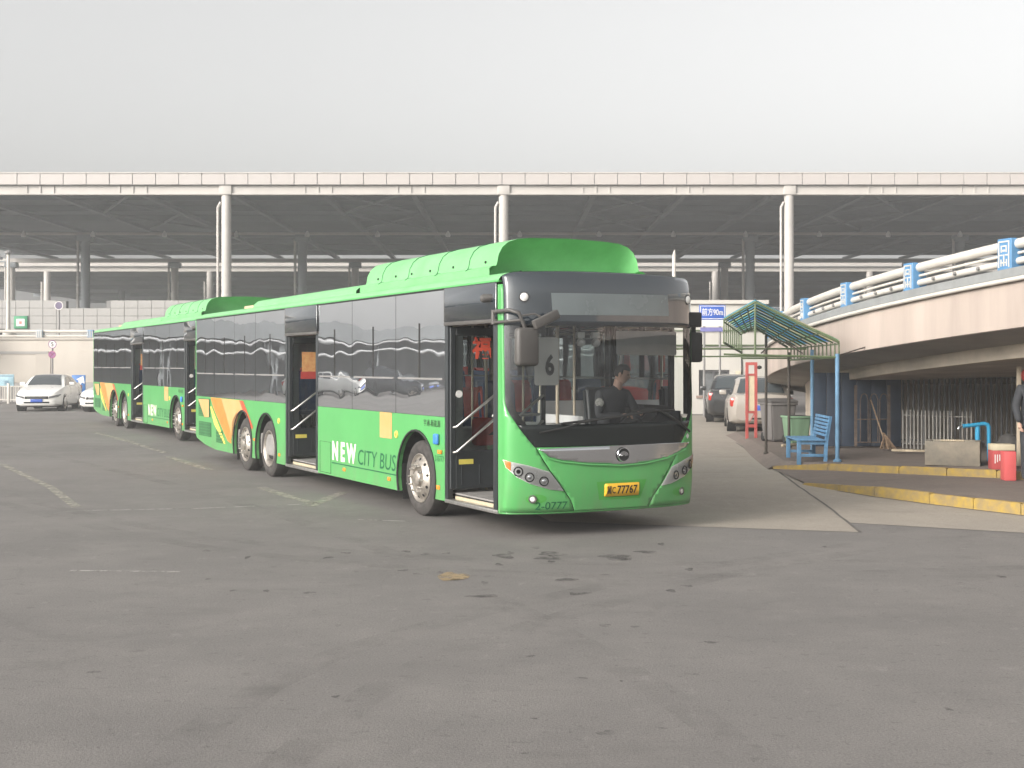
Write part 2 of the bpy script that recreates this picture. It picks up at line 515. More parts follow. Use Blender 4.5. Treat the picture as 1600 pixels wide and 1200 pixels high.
def build_bus():
    root = empty('city_bus', BUS_O, BUS_RZ)
    # ---- door side skirt, pillars, window band
    side_panel('side_panel', 1.494, 6.10, (WHEEL_U[0],), root, 0.05, 0.0)
    side_panel('side_panel', 7.70, BL - 0.10, (WHEEL_U[1], WHEEL_U[2]), root, 0.05, 0.0, rear=True)
    side_panel('side_panel', 0.10, BL - 0.10, WHEEL_U, root, BW - 0.05, BW, rear=True)
    pil = [(rake(z), z) for z in [Z_SILL + k*(2.80 - Z_SILL)/24 for k in range(25)]] + [(0.10, 2.80), (0.085, Z_SILL)]
    prism('corner_pillar', pil, lambda a, b: BLc(a, 0.0, b), lambda a, b: BLc(a, 0.06, b), M_GREEN, root)
    lowp_ = [p for p in pil if p[1] < 1.3]; upp_ = [p for p in pil if p[1] >= 1.3]
    prism('corner_pillar', lowp_[:-1] + [(0.09, lowp_[-2][1]), (0.085, Z_SILL)], lambda a, b: BLc(a, BW, b), lambda a, b: BLc(a, BW - 0.06, b), M_GREEN, root)
    prism('corner_pillar', upp_ + [(0.09, upp_[0][1])], lambda a, b: BLc(a, BW, b), lambda a, b: BLc(a, BW - 0.06, b), M_BLACK, root)
    # arch trims and wheel wells
    for uc in WHEEL_U:
        for vs in (0, 1):
            s = 1 if vs == 0 else -1
            vo = 0.0 if vs == 0 else BW
            pts = [BLc(u, vo - 0.006*s, z) for u, z in arch_pts(uc, 0.605, 20)]
            tube('arch_trim', pts, 0.016, M_BLACK, root, 6)
            bm = bmesh.new()
            a = [bm.verts.new(BLc(u, vo + 0.02*s, z)) for u, z in arch_pts(uc, 0.612, 20, zb=0.30)]
            b = [bm.verts.new(BLc(u, vo + 0.55*s, z)) for u, z in arch_pts(uc, 0.612, 20, zb=0.30)]
            for i in range(20): bm.faces.new((a[i], a[i+1], b[i+1], b[i]))
            bm.faces.new(b)
            bm_obj('wheel_well', bm, M_UNDER, root)
            build_wheel(root, uc, vs, uc == WHEEL_U[1])
            # mud flap behind the wheel
            box('mud_flap', uc + 0.57, uc + 0.582, -(vo + 0.06*s), -(vo + 0.42*s), 0.16, 0.62, M_BLACK, root)
    # window band, door side
    cuts = [1.494, 3.03, 4.64, 6.10]
    cuts2 = [7.70, 9.41, 10.76, 12.17, BL - 0.12]
    g = 0.006
    def window(u0, u1, va, open_bar=True):
        p = patch('window', rrect(u0 + g, u1 - g, Z_BELT + 0.004, Z_RAIL - 0.004, 0.02, 3), lambda u, z: BLc(u, va, z), M_GLASS_SIDE, root, 0, 0, 0.0)
        s = 1 if va < 1 else -1
        # body rail and head lining behind the glass, as black frit bands
        zt, zb = 2.43, Z_BELT + 0.13
        box('frit_band', u0 + g, u1 - g, -(va + 0.012*s), -(va + 0.05*s), zt, Z_RAIL, M_UNDER, p)
        box('frit_band', u0 + g, u1 - g, -(va + 0.012*s), -(va + 0.05*s), Z_BELT, zb, M_UNDER, p)
        box('frit_band', u0 + g, u0 + 0.07, -(va + 0.012*s), -(va + 0.05*s), zb, zt, M_UNDER, p)
        box('frit_band', u1 - 0.07, u1 - g, -(va + 0.012*s), -(va + 0.05*s), zb, zt, M_UNDER, p)
        if open_bar:
            um = (u0 + u1) / 2
            box('window_mullion', um - 0.02, um + 0.02, -(va - 0.004*s), -(va + 0.03*s), 1.75, zt, M_BLACK, p)
            box('window_rail', u0 + 0.07, u1 - 0.07, -(va - 0.004*s), -(va + 0.03*s), 1.725, 1.75, M_GREY, p)
    for a, b in zip(cuts, cuts[1:]): window(a, b, 0.002)
    for a, b in zip(cuts2, cuts2[1:]): window(a, b, 0.002)
    vs = [0.35] + [1.8 + 1.7*k for k in range(7)] + [BL - 0.12]
    for a, b in zip(vs, vs[1:]): window(a, b, BW - 0.002)
    # over-door panels
    for u0, u1 in ((0.10, 1.494), (6.10, 7.70)):
        patch('over_door_panel', rrect(u0 + g, u1 - g, 2.42, Z_RAIL - 0.004, 0.02, 3), lambda u, z: BLc(u, 0.002, z), M_BLACKGLOSS, root, 0, 0, 0.02)
        box('door_header', u0 + 0.02, u1 - 0.01, 0.022, -0.05, 2.375, 2.42, M_MIRROR, root, 0.006)
    # ---- roof: skin, drip rail, gas tank housing and low hump
    vv = [0, .01, .03, .06, .1, .14, .18, .3, .6, .95, 1.275]
    vv = vv + [BW - v for v in vv[:-1]][::-1]
    bm = bmesh.new()
    us = [0.0, 0.05, 0.12, 0.25, 0.6] + [1 + 0.9*k for k in range(14)] + [13.3, 13.55, 13.68, 13.73]
    rows = []
    for u in us:
        row = []
        for v in vv:
            e = max(0, u - 13.3) / 0.43
            z = roof_z(v)
            z2 = z - 0.10 * e**3
            if u < 0.6:
                f = SF(v, z); uu = f + (0.6 - f) * (u / 0.6)
            else: uu = u
            row.append(bm.verts.new(BLc(uu, v, z2)))
        rows.append(row)
    for a, b in zip(rows, rows[1:]):
        for i in range(len(vv) - 1): bm.faces.new((a[i], a[i+1], b[i+1], b[i]))
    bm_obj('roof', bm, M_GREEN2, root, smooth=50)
    for va, s in ((0.0, 1), (BW, -1)):
        box('roof_rail', 0.085, BL - 0.1, -(va + 0.0*s), -(va + 0.05*s), Z_RAIL, 2.856, M_GREEN, root, 0.004)
        box('drip_rail', 0.12, BL - 0.15, -(va - 0.012*s), -(va + 0.004*s), Z_RAIL - 0.016, Z_RAIL + 0.004, M_UNDER, root)
    def housing(name, u0, u1, prof, r0, r1, m):
        """prof: half section (v from the edge, z); ends rounded over r0, r1"""
        zb = prof[0][1]
        sec = prof + [(BW - v, z) for v, z in prof[:-1]][::-1]
        st = []
        for k in range(9):
            a = k/8 * math.pi/2
            st.append((u0 + r0*(1 - math.sin(a)), math.cos(a)))
        st = [(u0 + r0*(1 - math.cos((1 - k/8)*math.pi/2)) , k/8) for k in range(9)]
        end = [(u1 - r1*(1 - math.cos((1 - k/8)*math.pi/2)), k/8) for k in range(9)][::-1]
        bm = bmesh.new(); rows = []
        for u, k in st + end:
            h = math.sin(k*math.pi/2) * 0.55 + 0.45 * k
            h = 0.02 + 0.98 * math.sqrt(max(0, 1 - (1 - k)**2))
            row = []
            for v, z in sec:
                cv = BW/2 + (v - BW/2) * (0.93 + 0.07*h)
                row.append(bm.verts.new(BLc(u, cv, zb + (z - zb)*h)))
            rows.append(row)
        for a, b in zip(rows, rows[1:]):
            for i in range(len(sec) - 1): bm.faces.new((a[i], a[i+1], b[i+1], b[i]))
        bm.faces.new(rows[0]); bm.faces.new(rows[-1][::-1])
        return bm_obj(name, bm, m, root, smooth=40)
    tank = [(.20, 2.90), (.20, 3.03), (.235, 3.055), (.285, 3.06), (.30, 3.09), (.32, 3.19), (.37, 3.28), (.45, 3.345), (.58, 3.385), (.75, 3.40), (1.275, 3.415)]
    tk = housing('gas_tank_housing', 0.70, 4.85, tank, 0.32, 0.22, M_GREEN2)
    def seam(u, pr):
        return [BLc(u, v, z + 0.004) for v, z in pr] 
    for u in (1.45, 2.35, 3.30, 4.25):
        tube('panel_seam', [BLc(u, v - 0.004, z + 0.002) for v, z in tank[3:]], 0.005, M_DKGREEN, tk, 5)
        tube('panel_seam', [BLc(u - 0.12, v - 0.004, z + 0.001) for v, z in tank[1:4]], 0.005, M_DKGREEN, tk, 5)
    for u in (1.0, 1.9, 2.6, 3.2, 3.75, 4.4):
        lathe('latch', [(-0.01, 0.016), (0.012, 0.016), (0.014, 0.0)], BLc(u, 0.305, 3.12), (0, 1, 0.1), M_UNDER, tk, 10)
    lathe('latch', [(-0.02, 0.014), (0.012, 0.014), (0.014, 0.0)], BLc(0.72, 0.62, 3.0), (-1, 0, 0.1), M_UNDER, tk, 10)
    hump = [(.24, 2.90), (.26, 3.00), (.34, 3.07), (.5, 3.105), (.8, 3.12), (1.275, 3.125)]
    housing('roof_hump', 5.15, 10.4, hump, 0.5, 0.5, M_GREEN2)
    box('vent_box', 10.75, 11.35, -0.35, -0.85, 2.90, 3.02, mat('faded tan plastic', (0.55, 0.40, 0.27), 0.7), root, 0.02)
    # ---- front: masks, windscreen, green corners, flap
    L_edge = [fpx(x, y) for x, y in ((787.5, 600), (789, 629), (792.5, 640), (798, 649.5), (811.7, 669.7), (825, 686.6), (835.4, 699))]
    L_edge = [(max(v, 0.022), z) for v, z in L_edge]
    zbm = L_edge[-1][1]                                 # lower edge of the black mask
    zt_glass = fpx(940, 510)[1]; zb_glass = fpx(940, 662)[1]
    def edge_v(z):
        pts = sorted(L_edge, key=lambda p: p[1])
        if z >= pts[-1][1]: return 0.022
        for a, b in zip(pts, pts[1:]):
            if a[1] <= z <= b[1]:
                return a[0] + (b[0] - a[0]) * (z - a[1]) / max(1e-6, b[1] - a[1])
        return pts[0][0]
    def band(z0, z1, n=14):
        zs = [z0 + (z1 - z0)*k/n for k in range(n + 1)]
        l = [(edge_v(z), z) for z in zs]
        return l, [(BW - v, z) for v, z in l]
    # upper mask follows the roof line
    l, r = band(zt_glass, 2.78, 6)
    top = [(v, roof_z(v) - 0.004) for v in [0.022, 0.04, .07, .11, .16, .22] + [0.4 + 0.25*k for k in range(8)] + [BW - .22, BW - .16, BW - .11, BW - .07, BW - .04, BW - 0.022]]
    patch('upper_mask', l + top + r[::-1], FM(), M_BLACKGLOSS, root, 0.06, 0.06, 0.015)
    l, r = band(zb_glass, zt_glass, 12)
    ws = patch('windscreen', l + r[::-1], FM(), M_GLASS_FRONT, root, 0.06, 0.08, 0.0)
    for s in (0, 1):                                    # black frit at both edges of the screen
        zs = [zb_glass + (zt_glass - zb_glass)*k/16 for k in range(17)]
        e = [(edge_v(z), z) for z in zs] + [(edge_v(z) + 0.045 + 0.05*max(0, 1 - (z - zb_glass)/0.35), z) for z in zs][::-1]
        patch('windscreen_border', e if s == 0 else mirror_v(e), FM(-0.006), M_UNDER, ws, 0.05, 0.1)
    l, r = band(zbm, zb_glass, 8)
    patch('lower_mask', l + r[::-1], FM(), mat('lower black glass', (0.012, 0.015, 0.015), 0.22, var=0.0, spec=0.35), root, 0.06, 0.06, 0.015)
    # flap seam from the mask corner down to the sill
    seam_l = [fpx(x, y) for x, y in ((838, 703.5), (848, 718), (859, 735), (881.5, 766.5), (892, 782), (897.7, 793.5))]
    seam_l[0] = (L_edge[-1][0] + 0.012, zbm)
    zlow = 0.285
    seam_l[-1] = (seam_l[-1][0], zlow)
    corner = [(0.0, zlow)] + [(0.0, z) for z in (0.5, 0.8, 1.0, 1.3, 1.6, 2.0, 2.4, 2.8)] + [(0.02, 2.80)] + \
             [(edge_v(z) - 0.002, z) for z in (2.4, 2.0, 1.7)] + [(v - 0.002, z) for v, z in L_edge] + [(v - 0.006, z) for v, z in seam_l]
    for s in (0, 1):
        patch('front_corner', corner if s == 0 else mirror_v(corner), FM(), M_GREEN, root, 0.05, 0.07, 0.012)
    flap = [(v + 0.006, z - (0.004 if i == 0 else 0)) for i, (v, z) in enumerate(seam_l)]
    flap = flap[::-1] + [(BW - v, z) for v, z in flap]
    fl = patch('front_flap', flap, FM(), M_GREEN, root, 0.06, 0.05, 0.012)
    patch('lower_bumper', [(0.0, zlow - 0.003), (0.0, 0.262), (BW, 0.262), (BW, zlow - 0.003)], FM(-0.01), M_GREEN, root, 0.06, 0, 0.02)
    patch('flap_backing', [(0.5, 0.29), (BW - 0.5, 0.29), (BW - 0.3, 1.05), (0.3, 1.05)], FM(-0.03), M_UNDER, root, 0.08, 0.1)
    # chrome bow with emblem
    bow = [fpx(x, y) for x, y in ((841, 702), (880, 699.5), (920, 697.8), (960, 696.3), (1000, 694.5), (1040, 692.3), (1076, 690.8), (1070.5, 699), (1041, 713.6), (1007.5, 721.5), (971.5, 725), (917.5, 723), (877, 719), (856.7, 713.6))]
    patch('chrome_bow', bow, FM(0.014), M_CHROME, root, 0.05, 0.04, 0.02)
    lip = [fpx(x, y) for x, y in ((845, 706), (856.7, 716), (877, 721.5), (917.5, 725.5), (971.5, 727.5), (1007.5, 724), (1041, 716), (1070.5, 701.5))]
    tube('bow_lip', [FM(0.012)(*p) for p in lip], 0.012, M_GREEN, root, 6)
    ev, ez = fpx(972, 710)
    eo = FM(0.02)(ev, ez)
    em = lathe('emblem', [(0, 0.082), (0.012, 0.082), (0.016, 0.074), (0.012, 0.068), (0.012, 0.0)], eo, (-1, 0, 0.02), M_UNDER, root, 28)
    lathe('emblem_ring', [(0.010, 0.084), (0.020, 0.080), (0.020, 0.072), (0.012, 0.069)], eo, (-1, 0, 0.02), M_CHROME, em, 28)
    for rr in (0.054, 0.038, 0.022):
        pts = []
        for k in range(13):
            a = R(10 + 160*k/12)
            pts.append(eo + Vector((-0.018, -rr*1.02*math.cos(a), rr*math.sin(a)*0.95 - 0.018)))
        tube('emblem_arc', pts, 0.0075, M_CHROME, em, 6)
    # headlamps
    lampL = [fpx(x, y) for x, y in ((785.2, 718), (797, 721.5), (827.5, 728), (859, 737.7), (870, 752), (880.5, 767.0), (859, 765.0), (827.5, 756.0), (807, 745.5), (790, 730.5))]
    amb = [fpx(x, y) for x, y in ((785.4, 718.6), (797.5, 722.2), (797.5, 736.0), (790, 730.2))]
    for s in (0, 1):
        mv = (lambda p: p) if s == 0 else mirror_v
        hl = patch('headlamp', mv(lampL), FM(0.003), M_SILVER, root, 0.04, 0.03)
        patch('lamp_lens', mv([(v, z) for v, z in lampL]), FM(0.016), M_LAMPGLASS, hl, 0.05, 0.04)
        patch('indicator', mv(amb), FM(0.009), M_AMBER, hl, 0.03, 0.03)
        for px_, py_, rr in ((810, 737, 0.052), (827.5, 745.8, 0.050), (850, 752, 0.050)):
            v, z = fpx(px_, py_)
            if s: v = BW - v
            nrm = Vector((-1, (0.9 if v < 1 else -0.9) * (0.9 if abs(v - BW/2) > 1.05 else 0.45), 0)).normalized()
            c = FM(0.0)(v, z)
            lathe('lamp_bowl', [(0.012, rr), (0.015, rr*0.86), (-0.03, rr*0.6), (-0.045, rr*0.2), (-0.045, 0)], c, nrm, M_CHROME, hl, 20)
            lathe('lamp_ring', [(0.008, rr*1.08), (0.017, rr*1.02), (0.017, rr*0.86), (0.004, rr*0.8)], c, nrm, M_UNDER, hl, 20)
            lathe('lamp_core', [(-0.03, rr*0.5), (0.006, rr*0.45), (0.011, rr*0.2), (0.011, 0)], c, nrm, M_UNDER if px_ == 810 else M_CHROME, hl, 16)
        v, z = fpx(832, 780)
        if s: v = BW - v
        c = FM(0.0)(v, z)
        nrm = Vector((-1, 0.5 if s == 0 else -0.5, 0)).normalized()
        dv = 0.04 if s == 0 else -0.04
        patch('fog_lamp_recess', [(v + dv + 0.115*math.cos(R(20*k)), z + 0.052*math.sin(R(20*k))) for k in range(18)], FM(0.003), M_DKGREEN if False else mat('recess green', (0.075, 0.33, 0.06), 0.45, var=0.05), root, 0.04, 0.04)
        lathe('fog_lamp', [(0.0, 0.048), (0.012, 0.046), (0.014, 0.038), (0.0, 0.025), (0.0, 0.0)], c, nrm, M_MIRROR, root, 18)
        lathe('fog_lamp_lens', [(0.002, 0.030), (0.010, 0.024), (0.013, 0.0)], c, nrm, M_SILVER, root, 14)
    # marker lamps, display
    for px_, py_ in ((819, 464), (1074, 468.5)):
        v, z = fpx(px_, py_)
        c = FM(0.0)(v, z)
        ml = lathe('marker_lamp', [(0, 0.048), (0.012, 0.046), (0.02, 0.036), (0.026, 0.0)], c, Vector((-1, 0.35 if v < 1 else -0.35, 0)), M_WHITE, root, 18)
        lathe('marker_lamp_ring', [(0, 0.058), (0.01, 0.056), (0.010, 0.046)], c, Vector((-1, 0.35 if v < 1 else -0.35, 0)), M_BLACK, ml, 18)
    dsp = [fpx(x, y) for x, y in ((860.6, 457.6), (1043, 461.4), (1045, 494), (863, 492))]
    patch('destination_display', dsp, FM(0.004), mat('display grey', (0.15, 0.175, 0.18), 0.25, var=0.06, coat=0.3), root, 0.06, 0.06)
    # wipers
    def wiper(pts, r):
        ww = tube('wiper', [FM(o)(*fpx(x, y)) for x, y, o in pts], r, M_BLACK, root, 6)
        return ww
    w1 = wiper([(842, 676, 0.02), (880, 668, 0.035), (905, 660, 0.04), (940, 654.5, 0.04), (1000, 645.5, 0.035)], 0.011)
    tube('wiper_blade', [FM(0.02)(*fpx(x, y)) for x, y in ((875, 662, ), (940, 654), (1000, 644.5), (1052, 640.5))], 0.014, M_BLACK, w1, 6)
    w2 = wiper([(1076, 674, 0.02), (1060, 660, 0.035), (1040, 648, 0.04), (1028, 641.5, 0.035)], 0.014)
    tube('wiper_blade', [FM(0.02)(*fpx(x, y)) for x, y in ((985, 641.5), (1028, 641.5), (1052, 640.5))], 0.012, M_BLACK, w2, 6)
    v, z = fpx(1074, 681)
    patch('inspection_sticker', [(v, z + 0.035), (v + 0.035, z), (v, z - 0.035), (v - 0.035, z)], FM(0.004), M_WHITE, root, 0.05, 0.05)
    # mirrors: door side on a tubular loop, driver side hung close
    mr = empty('wing_mirror', (0, 0, 0)); mr.parent = root
    o1 = BLc(-0.10, 0.0, 2.42)
    k0 = [BLc(0.16, -0.02, 2.50), BLc(-0.30, -0.06, 2.50), BLc(-0.36, 0.02, 2.47), BLc(-0.36, 0.10, 2.30)]
    tube('mirror_arm', k0, 0.022, M_MIRROR, mr, 8)
    tube('mirror_arm', [BLc(0.16, -0.02, 2.38), BLc(-0.28, -0.06, 2.38), BLc(-0.35, 0.04, 2.39)], 0.018, M_MIRROR, mr, 8)
    tube('mirror_arm', [BLc(0.16, -0.02, 2.52), BLc(0.16, -0.02, 2.36)], 0.03, M_MIRROR, mr, 8)
    bm = bmesh.new()
    add_box(bm, -0.44, -0.32, -0.24, 0.03, 1.895, 2.31, 0.045, 3)
    hs_ = bm_obj('mirror_housing', bm, M_MIRROR, mr, smooth=40)
    box('mirror_glass', -0.32, -0.314, -0.22, 0.01, 1.93, 2.28, M_CHROME, hs_)
    bm = bmesh.new()
    add_box(bm, -0.16, 0.16, -0.04, 0.04, -0.05, 0.05, 0.012, 2)
    bmesh.ops.rotate(bm, verts=bm.verts, cent=(0, 0, 0), matrix=Matrix.Rotation(R(90), 3, 'Z'))
    bmesh.ops.rotate(bm, verts=bm.verts, cent=(0, 0, 0), matrix=Matrix.Rotation(R(-24), 3, 'X'))
    bmesh.ops.translate(bm, verts=bm.verts, vec=BLc(-0.46, 0.30, 2.40))
    bmesh.ops.scale(bm, vec=(1, 1, 1), verts=bm.verts)
    bm_obj('kerb_mirror', bm, M_MIRROR, mr, smooth=40)
    tube('mirror_arm', [BLc(-0.36, 0.06, 2.44), BLc(-0.42, 0.18, 2.46), BLc(-0.46, 0.30, 2.40)], 0.012, M_MIRROR, mr, 6)
    m2 = empty('wing_mirror', (0, 0, 0)); m2.parent = root
    tube('mirror_arm', [BLc(0.16, BW - 0.01, 2.52), BLc(0.06, BW + 0.02, 2.50)], 0.03, M_BLACK, m2, 8)
    tube('mirror_arm', [BLc(0.05, BW + 0.06, 2.36), BLc(0.05, BW + 0.06, 2.22)], 0.03, M_BLACK, m2, 8)
    bm = bmesh.new(); add_box(bm, 0.0, 0.12, -(BW + 0.17), -(BW - 0.03), 1.94, 2.30, 0.03, 2)  # far half of the panels is added to darken the view behind the gate
    h2 = bm_obj('mirror_housing', bm, M_BLACK, m2, smooth=40)
    bm = bmesh.new(); add_box(bm, 0.0, 0.11, -(BW + 0.155), -(BW - 0.03), 2.36, 2.54, 0.02, 2)
    bm_obj('mirror_housing', bm, M_BLACK, m2, smooth=40)
    # door camera
    cm = lathe('side_camera', [(-0.03, 0.035), (0.03, 0.045), (0.10, 0.05), (0.13, 0.03), (0.13, 0)], BLc(0.22, -0.01, 2.66), (0.5, 0.8, -0.1), M_MIRROR, root, 14)
    # ---- rear
    bm = bmesh.new()
    add_patch(bm, rrect(0.0, BW, 0.50, 2.86, 0.06, 4), lambda v, z: BLc(BL - 0.12 + 0.13*(1 - abs((v - BW/2)/(BW/2))**4) * 1.0, v, z), 0.12, 0.3)
    bm_obj('rear_panel', bm, M_GREEN, root, smooth=50)
    patch('rear_window', rrect(0.15, BW - 0.15, 1.55, 2.55, 0.08, 4), lambda v, z: BLc(BL - 0.112 + 0.13*(1 - abs((v - BW/2)/(BW/2))**4), v, z), M_BLACKGLOSS, root, 0.12, 0)
    box('rear_corner', BL - 0.14, BL - 0.085, 0.0, -0.06, 0.55, Z_RAIL, M_GREEN, root, 0.01)
    box('rear_corner', BL - 0.14, BL - 0.085, -(BW - 0.06), -BW, 0.55, Z_RAIL, M_GREEN, root, 0.01)
    # ---- door frames and leaves
    for (u0, u1, nm) in ((0.10, 1.494, 'f'), (6.10, 7.70, 'r')):
        box('door_jamb', u1 - 0.085, u1 - 0.004, 0.004, -0.07, 0.30, 2.375, M_GREYDARK, root, 0.008)
        box('door_jamb', u0 + 0.004, u0 + 0.10, 0.004, -0.07, 0.30, 2.375, M_GREYDARK, root, 0.008)
        box('door_sill', u0 - 0.0, u1 + 0.0, 0.006, -0.10, 0.255, 0.30, M_ALU, root, 0.006)
        box('step_edge', u0 + 0.10, u1 - 0.085, -0.10, -0.75, 0.285, 0.335, mat('step vinyl', (0.50, 0.43, 0.30), 0.6), root)
        lf = door_leaf(root, u1 - 0.12, 0.02, 0.66, 0.42, 2.36)
        box('door_sticker', u1 - 0.127, u1 - 0.121, -0.13, -0.32, 0.715, 0.775, M_YELLOW, lf)
        box('leaf_post', u1 - 0.085, u1 - 0.06, -0.11, -0.20, 0.86, 2.26, M_INTGREY, lf)
        if nm == 'f':
            yv = 0.30
            fit_text('fortune_sticker', '福', 0.26, 0.27, lambda x, y: BLc(u1 - 0.126, yv + x, 1.98 + y), mat('fortune red', (0.75, 0.10, 0.05), 0.6), lf, bold=0.03)
            lathe('door_sticker', [(0, 0.045), (0.004, 0.045), (0.004, 0)], BLc(u1 - 0.122, 0.13, 1.56), (-1, 0, 0), M_WHITE, lf, 16)
            box('hanging_bag', u1 - 0.02, u1 + 0.16, -0.42, -0.68, 0.92, 1.26, M_SEATRED, lf, 0.05, 3)
        else:
            box('door_poster', u1 - 0.127, u1 - 0.121, -0.24, -0.47, 1.78, 2.12, mat('poster orange', (0.62, 0.25, 0.09), 0.6, tint2=(0.75, 0.45, 0.18), scale=14), lf)
            box('door_poster', u1 - 0.128, u1 - 0.122, -0.22, -0.48, 1.68, 1.80, M_RED, lf)
        lf2 = door_leaf(root, u0 + 0.12, 0.02, 0.66, 0.42, 2.36)
    # ---- underside, floor, ceiling
    box('chassis', 0.25, BL - 0.5, -0.12, -(BW - 0.12), 0.30, 0.352, M_UNDER, root)
    for uc in WHEEL_U:
        box('axle', uc - 0.08, uc + 0.08, -0.30, -(BW - 0.30), 0.38, 0.54, M_UNDER, root)
    box('floor', 0.12, BL - 0.2, -0.11, -(BW - 0.11), 0.354, 0.372, M_FLOOR, root)
    patch('ceiling', [(0.12, 0.06), (BL - 0.2, 0.06), (BL - 0.2, BW - 0.06), (0.12, BW - 0.06)], lambda u, v: BLc(u, v, 2.74 - 0.10*abs((v - BW/2)/1.2)**4), M_INTGREY, root, 1.0, 0.15)
    box('side_lining', 0.12, BL - 0.3, -(BW - 0.075), -(BW - 0.052), 1.10, 1.30, M_INTGREY, root)
    for a_, b_ in ((1.52, 6.08), (7.72, BL - 0.3)): box('side_lining', a_, b_, -0.052, -0.075, 1.10, 1.30, M_INTGREY, root)
    box('cab_side_lining', 0.12, 1.72, -(BW - 0.10), -(BW - 0.076), 0.62, 1.36, M_GREYDARK, root)
    box('engine_bulkhead', 11.9, 12.0, -0.10, -(BW - 0.10), 0.37, 2.6, M_INTGREY, root)
    # ---- inside: dash, screen items, poles, seats
    patch('dashboard', [(0.05, 0.0), (BW - 0.05, 0.0), (BW - 0.05, 0.5), (0.05, 0.5)], lambda v, t: BLc(SF(v, 1.2) + 0.012 + t, v, 1.215 - 0.20*max(0, t - 0.25)*2), M_UNDER, root, 0.1, 0.1)
    box('dash_front', 0.22, 0.26, -0.2, -(BW - 0.2), 0.37, 1.10, M_UNDER, root)
    # route board, sun blind, cameras
    rb = patch('route_board', rrect(0.42, 0.73, 1.68, 2.22, 0.03, 3), lambda v, z: BLc(0.02, v, z), M_WHITE, root, 0, 0, 0.0)
    fit_text('route_number', '6', 0.115, 0.24, lambda x, y: BLc(0.0, 0.55 + x, 1.79 + y), M_INK, rb, bold=0.035)
    patch('sun_blind', rrect(1.38, 2.28, 2.02, 2.30, 0.02, 2), lambda v, z: BLc(SF(v, z) + 0.10, v, z), M_INTGREY, root, 0.1, 0)
    for v in (0.96, 1.16):
        cc = box('cabin_camera', -0.10, -0.04, -(v - 0.05), -(v + 0.05), 2.21, 2.28, M_WHITE, root, 0.01)
        lathe('camera_eye', [(-0.02, 0.05), (0.02, 0.045), (0.045, 0.02), (0.05, 0)], BLc(-0.09, v, 2.16), (-1, 0, -0.3), M_WHITE, cc, 14)
    gp_ = []
    def pole(pts, r=0.018, m=None): return tube('grab_pole', pts, r, m or M_POLE, root, 8)
    pole([BLc(0.55, 1.02, 0.37), BLc(0.55, 1.02, 2.70)], 0.022)
    pole([BLc(0.55, 1.02, 1.70), BLc(0.55, 0.80, 1.70), BLc(0.55, 0.78, 1.35)], 0.02)
    pole([BLc(0.40, 0.10, 1.33), BLc(0.40, 0.72, 1.34)], 0.017, M_ALU)
    pole([BLc(0.42, 0.10, 1.32), BLc(0.42, 0.30, 1.62)], 0.015, M_ALU)
    for u in (1.62, 3.0, 4.6, 6.0, 7.8, 9.4):
        for v in (0.62, 1.88):
            pole([BLc(u, v, 0.37), BLc(u, v, 2.70)])
    pole([BLc(0.6, 0.62, 2.42), BLc(11.8, 0.62, 2.42)], 0.016)
    pole([BLc(1.8, 1.88, 2.42), BLc(11.8, 1.88, 2.42)], 0.016)
    # seats: blue shells, some with red covers
    def seat(u, v, cover, zf=0.37, face=1):
        st = empty('seat', (0, 0, 0)); st.parent = root
        bm = bmesh.new()
        add_box(bm, u - 0.02, u + 0.40, -(v + 0.21), -(v - 0.21), zf + 0.36, zf + 0.43, 0.03, 2)
        bm_obj('seat_cushion', bm, M_SEATBLUE, st, smooth=40)
        prof = [(-0.02, 0.0), (0.05, 0.0), (0.14, 0.62), (0.12, 0.70), (0.08, 0.66)]
        bm = bmesh.new()
        add_prism(bm, prof, lambda a, b: BLc(u + 0.36 + a, v - 0.21, zf + 0.40 + b), lambda a, b: BLc(u + 0.36 + a, v + 0.21, zf + 0.40 + b))
        bmesh.ops.bevel(bm, geom=bm.edges[:], offset=0.015, segments=2, affect='EDGES')
        bk = bm_obj('seat_back', bm, M_SEATBLUE, st, smooth=40)
        if cover:
            bm = bmesh.new()
            pr = [(0.03, 0.28), (0.16, 0.28), (0.17, 0.70), (0.12, 0.74), (0.06, 0.70)]
            add_prism(bm, pr, lambda a, b: BLc(u + 0.345 + a, v - 0.19, zf + 0.40 + b), lambda a, b: BLc(u + 0.345 + a, v + 0.19, zf + 0.40 + b))
            bm_obj('seat_cover', bm, M_SEATRED, st)
        box('seat_leg', u + 0.12, u + 0.22, -(v + 0.05), -(v - 0.05), zf, zf + 0.37, M_GREY, st)
    for k, u in enumerate((3.35, 4.15, 4.95, 5.6)):
        for v in (0.33, 2.20): seat(u, v, True, 0.55 if k == 0 else 0.42)
    seat(1.75, 0.36, False, 0.62); seat(2.5, 2.20, False, 0.62)
    for u in (7.95, 8.75, 9.55, 10.35, 11.15):
        for v in (0.33, 0.78, 1.75, 2.20): seat(u, v, u > 9, 0.72)
    for s_, v0_ in ((1, 0.0), (-1, BW)):
        wbx = box('wheel_box', 1.72, 3.00, -(v0_ + 0.06*s_), -(v0_ + 0.64*s_), 1.10, 1.13, M_INTGREY, root)
        box('wheel_box_side', 1.72, 3.00, -(v0_ + 0.59*s_), -(v0_ + 0.64*s_), 0.374, 1.098, M_INTGREY, wbx)
        for u_ in (1.695, 3.005): box('wheel_box_end', u_ - 0.012, u_ + 0.012, -(v0_ + 0.07*s_), -(v0_ + 0.64*s_), 0.374, 1.098, M_INTGREY, wbx)
